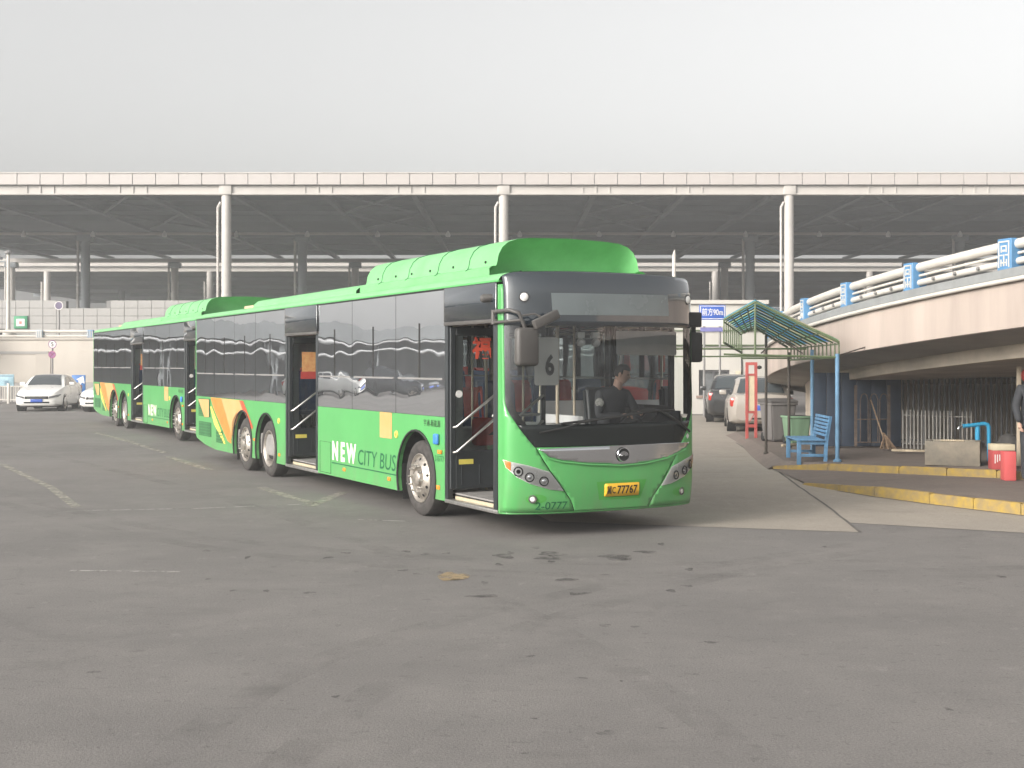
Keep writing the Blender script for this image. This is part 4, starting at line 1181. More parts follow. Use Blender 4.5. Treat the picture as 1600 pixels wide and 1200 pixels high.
# stiffeners on the beam web
for x in allc:
    for k in (1, 2):
        for dx in (-0.75, 0.0, 0.75):
            xx = x + sp*k/3 + dx
            box('beam_stiffener', xx - 0.03, xx + 0.03, Y1 - 0.22, Y1 - 0.161, zb1 + 0.08, zf1 - 0.01, M_STW, st)
# ceiling deck, purlins and cross girders
zc = zf1 + 0.25
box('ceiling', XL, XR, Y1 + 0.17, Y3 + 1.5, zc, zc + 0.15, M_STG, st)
for Yp in [Y1 + 5.5*k for k in range(1, 9) if k != 4]:
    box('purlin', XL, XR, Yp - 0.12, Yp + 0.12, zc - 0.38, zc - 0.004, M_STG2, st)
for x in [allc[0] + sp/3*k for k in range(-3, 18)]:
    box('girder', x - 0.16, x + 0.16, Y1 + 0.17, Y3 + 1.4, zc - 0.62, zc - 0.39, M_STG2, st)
for x in [allc[0] + sp*k for k in range(0, 6)]:
    for a, b in ((0.33, 0.66), (0.66, 0.33)):
        for (ya, yb) in ((Y1 + 0.5, Y1 + 11), (Y1 + 11, Y1 + 21.5)):
            tube('cross_brace', [(x + sp*a, ya, zc - 0.5), (x + sp*b, yb, zc - 0.5)], 0.09, M_STG2, st, 6)
M_LUM = mat('luminaire white', (0.80, 0.80, 0.78), 0.4, var=0.0)
for Yr, pxs, ptop, pbot in ((Y2, (133.5, 472.5, 812, 1172, 1500), 359.5, 367), (Y3, (18, 273, 555, 840, 1132, 1420), 403, 410)):
    zt, zb = zat(ptop, Yr), zat(pbot, Yr)
    box('cross_beam', XL, XR, Yr - 0.25, Yr + 0.25, zb, min(zt, zc - 0.63), M_STW, st)
    xs = [xat(p, Yr) for p in pxs]
    xs = [x for x in xs if x > XL]
    for x in xs:
        c = lathe('column', [(0, 0.36), (zb - 0.01, 0.33)], (x, Yr, 0), (0, 0, 1), M_STG2 if Yr == Y2 else M_STW, st, 18)
        box('column_head', x - 0.55, x + 0.55, Yr - 0.4, Yr + 0.4, zb - 0.5, zb - 0.004, M_STG2, c, 0.1)
        tube('drain_pipe', [(x - 0.52, Yr - 0.1, 0), (x - 0.52, Yr - 0.1, zb - 0.3)], 0.10, M_STW, c, 8)
for px_ in (37, 257, 369, 700, 812, 936, 1052, 1165, 1280, 1388, 1500, 590, 480, 145):
    Yl = Y2 - 1.5
    x = xat(px_, Yl)
    lathe('ceiling_light', [(0, 0.0), (0.0, 0.16), (0.14, 0.19), (0.30, 0.12), (0.42, 0.05), (0.43, 0.0)], (x, Yl, zat(370, Yl)), (0, 0, 1), M_LUM, st, 12)
# second canopy beyond the tracks
st2 = empty('station_canopy', (0, 0, 0))
tag(st2, 'far pale railway canopy seen under the roof of the long grey canopy', 'canopy')
Y4 = 124.0
z40, z41 = zat(404.5, Y4), zat(424, Y4)
box('fascia', -62, XR + 20, Y4 - 0.3, Y4, zat(416, Y4), z40, M_STW, st2)
box('fascia_line', -62, XR + 20, Y4 - 0.42, Y4 - 0.303, zat(409.5, Y4), zat(408, Y4), M_STG2, st2)
box('front_beam', -62, XR + 20, Y4 + 0.1, Y4 + 0.5, z41, zat(416.5, Y4), M_STW, st2)
box('ceiling', -62, XR + 20, Y4 + 0.6, 205, z41 + 0.25, z41 + 0.5, M_STG, st2)
for Yp in (136, 150, 166, 184):
    box('purlin', -62, XR + 20, Yp - 0.2, Yp + 0.2, z41 - 0.2, z41 + 0.24, M_STG2, st2)
for px_ in (-110, 72, 327, 600, 860, 1118, 1360, 1590):
    x = xat(px_, Y4)
    c = lathe('column', [(0, 0.34), (z41 - 0.005, 0.32)], (x, Y4 + 0.3, 0), (0, 0, 1), M_STW, st2, 16)
    tube('drain_pipe', [(x - 0.5, Y4 + 0.2, 0), (x - 0.5, Y4 + 0.2, z41 - 1)], 0.09, M_STW, c, 6)
for px_ in (190, 760, 1060, 1440):
    x = xat(px_, 160)
    lathe('column', [(0, 0.4), (z41 + 0.2, 0.4)], (x, 160, 0), (0, 0, 1), M_STG2, st2, 12)
box('sky_block_wall', -62, XR + 20, 206, 206.4, 0, z41 + 2, M_STG, st2)  # added wall, keeps bright horizon sky from showing under the roof

# ================================================================== walls on the left
M_TILE = mat('grey stone panel', (0.36, 0.35, 0.335), 0.55, var=0.07, scale=0.9)
M_TILEJ = mat('panel joint', (0.22, 0.215, 0.21), 0.8, var=0.05)
YT = 66.0
tw = empty('panel_wall', (xat(0, YT), YT, 0))
tag(tw, 'pale grey wall of square stone panels behind the white ramp parapet', 'wall')
tw.location = (0, 0, 0)
zt_ = zat(469.5, YT); ph = 0.405; pwid = 0.70
xe = xat(620, YT); xn0, xn1 = xat(103, YT), xat(166, YT)
box('wall_core', -30, xn0, YT + 0.03, YT + 0.4, 0, zt_ - 0.02, M_TILEJ, tw)
box('wall_core', xn1, xe, YT + 0.03, YT + 0.4, 0, zt_ - 0.02, M_TILEJ, tw)
box('wall_core', xn0 + 0.003, xn1 - 0.003, YT + 0.035, YT + 0.4, 0, zt_ - ph - 0.02, M_TILEJ, tw)
pm = None
nc = 0
x = xat(-60, YT)
while x < xat(420, YT):
    for r in range(6):
        if r == 0 and xn0 - pwid < x < xn1 - 0.1: continue
        if pm is None:
            o = box('stone_panel', 0, pwid - 0.022, 0, 0.03, -ph + 0.022, 0, M_TILE, tw, 0.004, 1); pm = o.data
        else: o = link('stone_panel', pm, None, tw)
        o.location = (x, YT - 0.002 + random.uniform(-0.004, 0.004), zt_ - ph*r)
        nc += 1
    x += pwid
box('wall_core', -30, xat(-62, YT), YT - 0.002, YT + 0.028, 0, zt_ - 0.01, M_TILE, tw)
# ramp parapet in front of it
YR = 60.0
M_PARA = mat('cream render', (0.46, 0.42, 0.37), 0.8, var=0.08, scale=0.35, bump=0.1, bscale=8, streak=True)
M_BASEG = mat('grey plinth', (0.33, 0.315, 0.30), 0.8, var=0.08, scale=0.8)
pr = empty('ramp_parapet', (0, 0, 0))
tag(pr, 'long cream rendered ramp wall with white pipe railing along its top', 'wall')
xr = xat(640, YR)
box('wall_face', -25.5, xr, YR, YR + 0.5, zat(598, YR), zat(531, YR), M_PARA, pr, 0.02)
box('wall_cap', -25.5, xr, YR - 0.06, YR + 0.55, zat(531, YR) + 0.003, zat(527.5, YR), M_PARA, pr)
box('wall_panel', xat(56, YR), xat(79, YR), YR - 0.03, YR - 0.001, zat(590, YR), zat(553, YR), M_PARA, pr)
box('wall_ledge', -25.5, xat(76, YR), YR - 0.04, YR - 0.002, zat(553, YR), zat(549, YR), M_BASEG, pr)
box('plinth', -25.5, xr, YR - 0.05, YR + 0.5, 0, zat(598, YR) - 0.003, M_BASEG, pr)
M_RAILW = mat('railing white', (0.57, 0.54, 0.49), 0.45, var=0.06)
M_POSTB = mat('railing blue', (0.085, 0.235, 0.43), 0.5, var=0.12, scale=6)
M_POSTP = mat('railing faded blue', (0.45, 0.53, 0.60), 0.6, var=0.1)
for zz, rr in ((zat(517.5, YR), 0.075), (zat(525, YR), 0.055)):
    tube('railing_pipe', [(-25.5, YR + 0.25, zz), (xr, YR + 0.25, zz)], rr, M_RAILW, pr, 10)
for i, px_ in enumerate(range(0, 640, 80)):
    x = xat(px_ - 20, YR)
    m = M_POSTP if px_ < 100 else M_POSTB
    po = box('railing_post', x - 0.15, x + 0.15, YR + 0.08, YR + 0.42, zat(527.5, YR) - 0.002, zat(515.5, YR), m, pr, 0.02)
    for k in (-1, 0, 1):
        box('post_strip', x + k*0.1 - 0.02, x + k*0.1 + 0.02, YR + 0.06, YR + 0.081, zat(527, YR), zat(516.5, YR), M_RAILW, po)

# low grey shed further left: unseen, inferred from window reflections, lengthened to darken them
M_SHED = mat('shed grey', (0.115, 0.125, 0.13), 0.75, var=0.12, scale=0.3)
sd = empty('grey_shed', (-66, 62, 0)); tag(sd, 'unseen low grey open shed with white eaves pipe, mirrored in the bus windows', 'shed')
sd.location = (0, 0, 0)
box('back_wall', -110, -26, 66, 66.3, 0, 3.4, M_SHED, sd)
box('roof', -110, -26, 58, 66.5, 3.402, 3.75, M_SHED, sd)
box('eaves', -110, -26, 57.7, 57.998, 3.35, 4.3, M_SHED, sd)
for z in (3.2, 2.6): tube('eaves_pipe', [(-110, 57.8, z), (-26, 57.8, z)], 0.08, mat('shed pipe grey', (0.26, 0.265, 0.27), 0.5), sd, 8)
for k in range(9): box('post', -108 + 9.6*k, -107.7 + 9.6*k, 58.2, 58.5, 0, 3.4, M_SHED, sd)

# ================================================================== curved ramp on the right
RC = Vector((35.75, 27.0, 0)); RR = 29.8
def rp(s, w, z):
    """point on the ramp: s metres along its edge (0 where it bulges furthest), w metres inwards, at height z"""
    a = s / RR
    return Vector((RC.x - (RR - w)*math.cos(a), RC.y + (RR - w)*math.sin(a), z))
def zd(s): return 2.66 - 0.061 * s
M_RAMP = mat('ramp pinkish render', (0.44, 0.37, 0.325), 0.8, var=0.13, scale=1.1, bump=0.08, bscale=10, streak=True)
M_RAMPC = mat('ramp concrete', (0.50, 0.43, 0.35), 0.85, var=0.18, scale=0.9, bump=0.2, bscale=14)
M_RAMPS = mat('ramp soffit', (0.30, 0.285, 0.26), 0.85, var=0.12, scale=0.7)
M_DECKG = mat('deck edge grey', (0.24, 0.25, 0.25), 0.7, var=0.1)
S0, S1 = -24.0, 19.0
def sweep(name, sec, m, parent, s0=S0, s1=S1, n=60, closed=True, smooth=25, zf=zd):
    bm = bmesh.new(); rows = []
    for i in range(n + 1):
        s = s0 + (s1 - s0)*i/n
        rows.append([bm.verts.new(rp(s, w, zf(s) + dz)) for w, dz in sec])
    k = len(sec)
    for a, b in zip(rows, rows[1:]):
        for j in range(k if closed else k - 1):
            bm.faces.new((a[j], a[(j+1) % k], b[(j+1) % k], b[j]))
    if closed: bm.faces.new(rows[0][::-1]); bm.faces.new(rows[-1])
    return bm_obj(name, bm, m, parent, smooth=smooth)
rm = empty('curved_ramp', (0, 0, 0))
tag(rm, 'curved elevated road ramp with cream fascia, blue posts and white pipe railing', 'ramp')
sweep('fascia', [(0, -0.02), (0.22, -0.02), (0.22, -0.70), (0.02, -0.76), (0, -0.75)], M_RAMP, rm)
sweep('deck_edge', [(-0.05, -0.018), (-0.05, 0.11), (0.30, 0.11), (0.30, -0.018)], M_DECKG, rm)
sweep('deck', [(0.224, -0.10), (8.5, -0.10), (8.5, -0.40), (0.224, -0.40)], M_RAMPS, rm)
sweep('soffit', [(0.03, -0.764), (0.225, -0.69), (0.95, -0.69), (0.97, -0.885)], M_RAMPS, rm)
sweep('girder', [(0.96, -0.70), (7.5, -0.70), (7.5, -1.10), (1.00, -1.10)], M_RAMPC, rm)
sweep('abutment', [(0.99, 0), (6.5, 0), (6.5, 1), (0.99, 1)], M_RAMPC, rm, 1.0, S1, 24, True, 25, lambda s: 0.0)
# abutment top follows the girder
ab = [o for o in rm.children if o.name.startswith('abutment')][0]
for v in ab.data.vertices:
    if v.co.z > 0.5:
        sa = math.asin(max(-1, min(1, (v.co.y - RC.y) / math.hypot(v.co.x - RC.x, v.co.y - RC.y)))) * RR
        v.co.z = zd(sa) - 1.102
# pipes
def ramp_pipe(name, w, dz, r, s0=S0, s1=S1, n=70):
    return tube(name, [rp(s0 + (s1 - s0)*i/n, w, zd(s0 + (s1 - s0)*i/n) + dz) for i in range(n + 1)], r, M_RAILW, rm, 10)
ramp_pipe('top_rail', 0.10, 0.47, 0.075)
ramp_pipe('middle_rail', 0.10, 0.335, 0.022)
lr = ramp_pipe('lower_rail', 0.10, 0.22, 0.052)
dp = ramp_pipe('drain_pipe', -0.06, -0.06, 0.035)
s = S0 + 0.2
POST_S = [1.24 + 2.55*k - 2.55*8 for k in range(0, 14)]
POST_S = [-0.8 - 2.58*k for k in range(9)] + [-0.8 + 2.58*k for k in range(1, 7)]
def bent(bm, mtx):
    bmesh.ops.transform(bm, matrix=mtx, verts=bm.verts)
for s in POST_S:
    o = rp(s, 0.10, zd(s) + 0.10)
    a = s / RR
    mtx = Matrix.Translation(o) @ Matrix.Rotation(-a, 4, 'Z')      # local -x looks outwards
    bm = bmesh.new(); add_prism(bm, [(-0.13, 0.0), (0.13, 0.0), (0.13, 0.22), (0.05, 0.40), (-0.02, 0.46), (-0.13, 0.46)], lambda x, z: Vector((x, -0.155, z)), lambda x, z: Vector((x, 0.155, z)))
    bmesh.ops.bevel(bm, geom=bm.edges[:], offset=0.012, segments=1, affect='EDGES')
    bent(bm, mtx); po = bm_obj('railing_post', bm, M_POSTB, rm)
    # white fret work on the outer face and a paler frame
    bm = bmesh.new()
    for y0, y1, z0, z1 in ((-0.12, 0.12, 0.405, 0.425), (-0.12, -0.10, 0.04, 0.405), (0.10, 0.12, 0.04, 0.405), (-0.065, 0.065, 0.34, 0.36), (-0.065, -0.045, 0.26, 0.34), (0.045, 0.065, 0.26, 0.34), (-0.03, 0.03, 0.27, 0.30), (-0.10, -0.03, 0.21, 0.23), (0.03, 0.10, 0.21, 0.23), (-0.012, 0.012, 0.06, 0.23), (-0.07, -0.05, 0.06, 0.16), (0.05, 0.07, 0.06, 0.16), (-0.05, 0.05, 0.10, 0.12)):
        add_box(bm, -0.138, -0.128, y0, y1, z0, z1)
    bent(bm, mtx); bm_obj('post_fretwork', bm, M_RAILW, po)
    # knobs on the lower rail
    bm = bmesh.new()
    for k in (0.7, 1.3, 1.9):
        q = rp(s + k, 0.045, zd(s + k) + 0.22)
        add_lathe(bm, [(-0.01, 0.03), (0.03, 0.028), (0.045, 0.0)], q, q - RC.lerp(Vector((RC.x, RC.y, q.z)), 1), 8)
    bm_obj('rail_knob', bm, M_GREY, lr)['kind'] = 'stuff'
# dark back wall of the space below the ramp, and its side sheet
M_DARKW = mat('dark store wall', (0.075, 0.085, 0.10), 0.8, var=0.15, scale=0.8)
M_DARKB = mat('dark blue sheet', (0.045, 0.065, 0.10), 0.6, var=0.15, scale=1.5)
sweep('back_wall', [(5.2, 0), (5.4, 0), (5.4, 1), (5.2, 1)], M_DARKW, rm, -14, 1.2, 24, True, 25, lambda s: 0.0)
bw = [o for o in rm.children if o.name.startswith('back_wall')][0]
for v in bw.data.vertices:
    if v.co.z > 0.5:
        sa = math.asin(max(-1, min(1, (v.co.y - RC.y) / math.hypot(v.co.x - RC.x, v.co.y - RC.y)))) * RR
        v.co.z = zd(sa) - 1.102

# haze: the winter air of the yard
hz = bpy.data.materials.new('haze air')
hz.use_nodes = True
N = hz.node_tree.nodes
N.remove(N['Principled BSDF'])
pv = N.new('ShaderNodeVolumePrincipled')
pv.inputs['Color'].default_value = (0.93, 0.94, 0.95, 1)
pv.inputs['Density'].default_value = 0.0020
pv.inputs['Anisotropy'].default_value = 0.2
hz.node_tree.links.new(pv.outputs[0], N['Material Output'].inputs['Volume'])
hzo = box('haze', -190, 140, -80, 280, -1.0, 16.0, hz)
hzo['kind'] = 'stuff'
# ================================================================== cars
def make_car(name, col, loc, rz, label, L=4.55, W=1.78, H=1.46, front_plate=True, hatch=False, group='parked cars', pn='car paint'):
    """local x runs from the nose (0) to the tail (L); y across; z up"""
    root = empty(name, loc, rz)
    tag(root, label, 'car', group)
    pm = mat(pn, col, 0.28, var=0.03, coat=0.6)
    hw = W/2
    tail = L if not hatch else L
    st = [ # x, z low, z shoulder, z top edge, half width, half width top
        (0.00, 0.28, 0.50, 0.58, 0.62*hw, 0.55*hw), (0.06, 0.22, 0.55, 0.68, 0.80*hw, 0.70*hw), (0.22, 0.20, 0.62, 0.76, 0.93*hw, 0.80*hw), (0.55, 0.19, 0.70, 0.83, 0.985*hw, 0.86*hw),
        (1.00, 0.18, 0.78, 0.91, hw, 0.88*hw), (1.35, 0.18, 0.83, 0.97, hw, 0.89*hw), (2.2, 0.18, 0.86, 0.97, hw, 0.88*hw), (3.2, 0.18, 0.88, 0.98, hw, 0.87*hw),
        (L - 0.75, 0.20, 0.90, 1.03, 0.99*hw, 0.85*hw), (L - 0.30, 0.24, 0.88, 1.04, 0.95*hw, 0.82*hw), (L - 0.08, 0.28, 0.80, 1.00, 0.86*hw, 0.76*hw), (L, 0.34, 0.68, 0.90, 0.76*hw, 0.70*hw)]
    bm = bmesh.new(); rows = []
    for x, zl, zs, zt, w, wt in st:
        half = [(0.80*w, zl), (0.97*w, zl + 0.06), (w, zl + 0.22), (0.995*w, (zl + zs)/2 + 0.08), (0.97*w, zs), (wt, zt), (0.5*wt, zt + 0.025), (0, zt + 0.03)]
        sec = [(-y, z) for y, z in half][:-1] + [half[-1]] + half[:-1][::-1]
        rows.append([bm.verts.new((x, y, z)) for y, z in sec])
    for a, b in zip(rows, rows[1:]):
        for j in range(len(a) - 1): bm.faces.new((a[j], a[j+1], b[j+1], b[j]))
        bm.faces.new((a[-1], a[0], b[0], b[-1]))
    bm.faces.new(rows[0][::-1]); bm.faces.new(rows[-1])
    body = bm_obj('body', bm, pm, root, smooth=38)
    wx = (0.88, L - 0.98)
    cut = []
    for x in wx:
        for s in (-1, 1):
            cut.append(lathe('cut', [(-0.20, 0.0), (-0.20, 0.345), (0.20, 0.345), (0.20, 0.0)], (x, s*hw*0.98, 0.31), (0, 1, 0), None, None, 28))
    bool_cut(body, cut)
    if not body.data.materials: body.data.materials.append(pm)
    for p in body.data.polygons: p.use_smooth = True
    body.data.set_sharp_from_angle(angle=R(38))
    # greenhouse: windscreen base, roof front, roof rear, rear base
    g0, g1, g2, g3 = 1.22, 2.05, L - 1.35, L - 0.62
    if hatch: g2, g3 = L - 0.75, L - 0.25
    zbelt = 0.94
    def ghz(x):
        if x < g1: t = (x - g0)/(g1 - g0); return zbelt + (H - zbelt) * (1 - (1 - t)**1.7)
        if x > g2: t = (g3 - x)/(g3 - g2); return zbelt + 0.05 + (H - 0.02 - zbelt - 0.05) * (1 - (1 - t)**1.6)
        t = (x - g1)/(g2 - g1); return H - 0.02*t + 0.03*math.sin(math.pi*t)
    bm = bmesh.new(); rows = []
    xs = [g0, g0 + 0.25, g0 + 0.5, g1 - 0.12, g1, g1 + 0.3, (g1 + g2)/2, g2 - 0.25, g2, g2 + 0.2, g2 + 0.45, g3]
    for x in xs:
        z = ghz(x); t = (z - zbelt)/(H - zbelt)
        wb = 0.87*hw; wt = wb - 0.17*t
        half = [(wb, zbelt - 0.03), (wb - 0.17*t*0.82, zbelt + (z - zbelt)*0.86), (wt - 0.06, z - 0.01), (wt*0.5, z + 0.012), (0, z + 0.018)]
        sec = [(-y, q) for y, q in half][:-1] + [half[-1]] + half[:-1][::-1]
        rows.append([bm.verts.new((x, y, q)) for y, q in sec])
    for a, b in zip(rows, rows[1:]):
        for j in range(len(a) - 1): bm.faces.new((a[j], a[j+1], b[j+1], b[j]))
    bm.faces.new(rows[0][::-1]); bm.faces.new(rows[-1])
    bm_obj('roof', bm, pm, root, smooth=35)
    # glass
    def gw(x, f):      # half width of the side at height fraction f
        z = ghz(x); t = (z - zbelt)/(H - zbelt)
        return 0.87*hw - 0.17*t*0.82*f/0.86
    def glassq(nm, quad): 
        bm = bmesh.new(); bm.faces.new([bm.verts.new(p) for p in quad]); return bm_obj(nm, bm, M_GLASS_CARB, root)
    e = 0.012
    for nm, xa, xb in (('windscreen', g0 + 0.04, g1 - 0.06), ('rear_window', g3 - 0.06, g2 + 0.06)):
        bm = bmesh.new(); prev = None
        for k in range(7):
            x = xa + (xb - xa)*k/6; z = ghz(x); t = (z - zbelt)/(H - zbelt)
            w = (0.87*hw - 0.17*t) - 0.10
            sx = -e if xa < xb else e
            r = [bm.verts.new((x + sx, -w, z + 0.006)), bm.verts.new((x + sx, -w*0.5, z + 0.024)), bm.verts.new((x + sx, 0, z + 0.030)), bm.verts.new((x + sx, w*0.5, z + 0.024)), bm.verts.new((x + sx, w, z + 0.006))]
            if prev:
                for j in range(4): bm.faces.new((prev[j], prev[j+1], r[j+1], r[j]))
            prev = r
        bm_obj(nm, bm, M_GLASS_CARB, root, smooth=60)
    mid = (g1 + g2)/2 + 0.05
    for s in (-1, 1):
        for (a0, a1, b0, b1) in ((g0 + 0.30, mid - 0.04, g1 - 0.02, mid - 0.05), (mid + 0.04, g3 - 0.42 if not hatch else g3 - 0.25, mid + 0.04, g2 + 0.02)):
            zl = zbelt + 0.015
            q = []
            for x, f in ((a0, 0.0), (a1, 0.0), (b1, 0.80), (b0, 0.80)):
                zz = zl if f == 0 else zbelt + (ghz(x) - zbelt)*0.84
                q.append(Vector((x, s*((0.87*hw + 0.006) if f == 0 else gw(x, 0.84) + 0.008), zz)))
            glassq('side_window', q)
        # mirror, handles, sill
        bm = bmesh.new(); add_box(bm, g0 + 0.42, g0 + 0.58, s*(hw + 0.06) - 0.11, s*(hw + 0.06) + 0.09, 0.96, 1.10, 0.035, 2); bm_obj('door_mirror', bm, pm, root, smooth=40)
        for x in (mid - 0.35, mid + 0.62):
            box('door_handle', x, x + 0.18, s*(hw*0.985) - 0.012, s*(hw*0.985) + 0.012, 0.80, 0.83, pm, root, 0.006)
        # lamps
        def nose(y):
            f = y/hw
            for (xa_, wa_), (xb_, wb_) in zip(((0, .62), (.06, .80), (.22, .93), (.55, .985)), ((.06, .80), (.22, .93), (.55, .985), (1, 1.0))):
                if f <= wb_: return xa_ + (xb_ - xa_)*max(0, f - wa_)/(wb_ - wa_)
            return 0.55
        patch('headlamp', [(0.52*hw, 0.50), (0.88*hw, 0.56), (0.95*hw, 0.62), (0.95*hw, 0.66), (0.70*hw, 0.60), (0.52*hw, 0.575)], lambda y, z: Vector((nose(y) - 0.014, s*(y + 0.006), z)), M_CARLAMP, root, 0.06, 0.05)
        bm = bmesh.new(); add_box(bm, L - 0.34, L - 0.03, s*hw*0.56, s*hw*0.93, 0.70, 0.94, 0.03, 2)
        for v in bm.verts: v.co.x -= 0.16*max(0, abs(v.co.y)/hw - 0.5)
        tl = bm_obj('tail_lamp', bm, M_TAIL, root, smooth=40)
        for x in wx:
            o = Vector((x, s*(hw - 0.005), 0.31))
            w = empty('wheel', (0, 0, 0)); w.parent = root
            lathe('tyre', [(-0.20, 0.20), (-0.20, 0.29), (-0.17, 0.308), (-0.03, 0.308), (0.0, 0.29), (0.0, 0.235), (-0.02, 0.21)], o, (0, s, 0), M_TYRE, w, 28)
            lathe('rim', [(-0.03, 0.215), (0.0, 0.222), (-0.006, 0.205), (-0.05, 0.19), (-0.03, 0.12), (-0.005, 0.05), (0.0, 0.0)], o, (0, s, 0), M_RIM, w, 28)
            bm = bmesh.new()
            for k in range(5):
                a = 2*math.pi*k/5 + 0.3
                d = Vector((math.cos(a), 0, math.sin(a)))
                add_lathe(bm, [(-0.02, 0.0), (-0.012, 0.036), (-0.008, 0.0)], o + d*0.135, (0, s, 0), 8)
            bm_obj('spoke_gap_disc', bm, M_UNDER, w)  # dark studs on the rim stand for the shaded gaps between spokes
            lathe('wheel_well', [(-0.24, 0.0), (-0.24, 0.342), (0.006, 0.342)], o, (0, s, 0), M_UNDER, root, 24)
    box('underbody', 0.35, L - 0.3, -hw*0.75, hw*0.75, 0.16, 0.30, M_UNDER, root)
    box('grille', -0.012, 0.10, -0.50*hw, 0.50*hw, 0.475, 0.585, M_UNDER, root, 0.02)
    for z in (0.50, 0.53, 0.56): box('grille_bar', -0.018, -0.010, -0.40*hw, 0.40*hw, z - 0.004, z + 0.004, M_CHROME, root)
    box('lower_intake', -0.004, 0.12, -0.55*hw, 0.55*hw, 0.30, 0.385, M_UNDER, root, 0.02)
    pl = mat('plate blue', (0.04, 0.10, 0.42), 0.4)
    if front_plate: box('number_plate', -0.03, -0.012, -0.22, 0.22, 0.355, 0.475, pl, root, 0.004)
    box('rear_plate', L - 0.005, L + 0.008, -0.22, 0.22, 0.60, 0.74, pl, root, 0.004)
    box('rear_bumper_vent', L - 0.06, L + 0.006, -0.30*hw, 0.30*hw, 0.36, 0.41, M_UNDER, root)
    return root
M_GLASS_CARB = mat('dark car glass', (0.05, 0.06, 0.065), 0.05, var=0.0, coat=0.5)
M_CARLAMP = mat('car headlamp', (0.20, 0.21, 0.22), 0.1, metal=0.3, var=0.3, scale=14)
M_TAIL = mat('tail lamp red', (0.45, 0.03, 0.02), 0.15, var=0.1, coat=0.5)
def car_z(y): return gz(y)
WHITE_CAR = (0.78, 0.77, 0.74)
def yaw_of(dx, dy): return math.atan2(dy, dx)
# white saloon by the cream wall: nose towards the yard and to the left
p = gp(57, 642, 0.14)
make_car('parked_car', WHITE_CAR, (xat(57, 48.5), 48.5, gz(49.5)), R(97), 'white saloon car with dark grille parked before the cream ramp wall', pn='white car paint', L=4.4, H=1.37, W=1.74)
make_car('parked_car', WHITE_CAR, (xat(157, 48.0), 47.6, gz(48)), R(80), 'white hatchback car whose nose shows past the rear of the farther green bus', pn='white car paint', hatch=True, L=4.2, H=1.52, front_plate=False)
# cars under the ramp on the right
make_car('parked_car', (0.34, 0.31, 0.275), (7.27, 38.5, gz(35)), R(-98), 'silver beige saloon with its tail towards the yard behind the red board', pn='beige car paint')
make_car('parked_car', (0.018, 0.019, 0.02), (7.52, 43.9, gz(40)), R(-98), 'black saloon car parked beyond the silver beige saloon', pn='black car paint')
# cars out to the left, mirrored in the bus windows
for x, y, c, nm, lab in ((-44, 56, WHITE_CAR, 'white car paint', 'white saloon car by the ramp wall, mirrored in the rear windows of the bus'), (-50, 56.3, (0.03, 0.035, 0.045), 'dark car paint', 'dark saloon car by the ramp wall, mirrored in the bus windows')):
    make_car('parked_car', c, (x, y - 2, gz(y)), R(70), lab, pn=nm)

# ================================================================== left background things
def round_sign(name, loc, r, face, rim, label, txt=None, tcol=None, pole_h=None, cross=False):
    """disc sign facing the yard (-y) on a post"""
    e = empty(name, (loc[0], loc[1], gz(loc[1])))
    tag(e, label, 'sign')
    zc = loc[2] - gz(loc[1])
    lathe('sign_face', [(0.0, r), (0.02, r), (0.021, 0)], (0, 0, zc), (0, -1, 0), face, e, 28)
    lathe('sign_rim', [(0.0, r*1.01), (0.026, r*1.0), (0.027, r*0.84), (0.02, r*0.84)], (0, 0, zc), (0, -1, 0), rim, e, 28)
    if txt: fit_text('sign_text', txt, r*0.62, r*1.05, lambda x, y: Vector((-r*0.31 + x, -0.03, zc - r*0.52 + y)), tcol, e, bold=0.02)
    if cross:
        for s in (1, -1):
            tube('sign_bar', [(-r*0.6, -0.024, zc - s*r*0.6), (r*0.6, -0.024, zc + s*r*0.6)], r*0.09, rim, e, 4)
    if pole_h is not None: tube('sign_post', [(0, 0.04, 0), (0, 0.04, pole_h)], 0.04, M_GREY, e, 8)
    return e
YS = 57.0
M_SIGNW = mat('sign white', (0.72, 0.70, 0.68), 0.5, var=0.04)
M_PURP = mat('faded purple', (0.26, 0.10, 0.24), 0.6, var=0.12)
round_sign('speed_sign', at(82, 538, YS), 0.18, M_SIGNW, M_PURP, 'round white speed limit sign reading 5 above a purple disc', '5', M_INK)
round_sign('no_parking_sign', at(81.5, 554, YS), 0.165, M_PURP, mat('faded red purple', (0.36, 0.10, 0.20), 0.6), 'round faded purple no-parking disc on a post below the speed sign', None, None, zat(531, YS) - gz(YS), True)
e = round_sign('round_board', at(92, 477.5, 62.0), 0.21, mat('dull violet', (0.15, 0.12, 0.20), 0.6), M_SIGNW, 'round dark violet disc on a thin post before the stone panel wall', None, None, zat(470, 62) - gz(62))
# green board on the panel wall
yb = YT - 0.06
gb = empty('green_board', (xat(32.5, yb), yb, 0)); tag(gb, 'small green framed notice board on the stone panel wall', 'notice board')
z0, z1 = zat(513.5, yb), zat(494, yb); hw_ = 10.5 / F_PX * yb
box('board_frame', -hw_, hw_, -0.04, 0.04, z0, z1, mat('board green', (0.05, 0.28, 0.14), 0.6), gb, 0.01)
box('board_paper', -hw_*0.62, hw_*0.62, -0.05, -0.041, z0 + 0.13, z1 - 0.14, M_SIGNW, gb)
box('board_mark', -hw_*0.2, hw_*0.2, -0.056, -0.051, z0 + 0.24, z1 - 0.26, mat('pale red', (0.55, 0.25, 0.2), 0.7), gb)
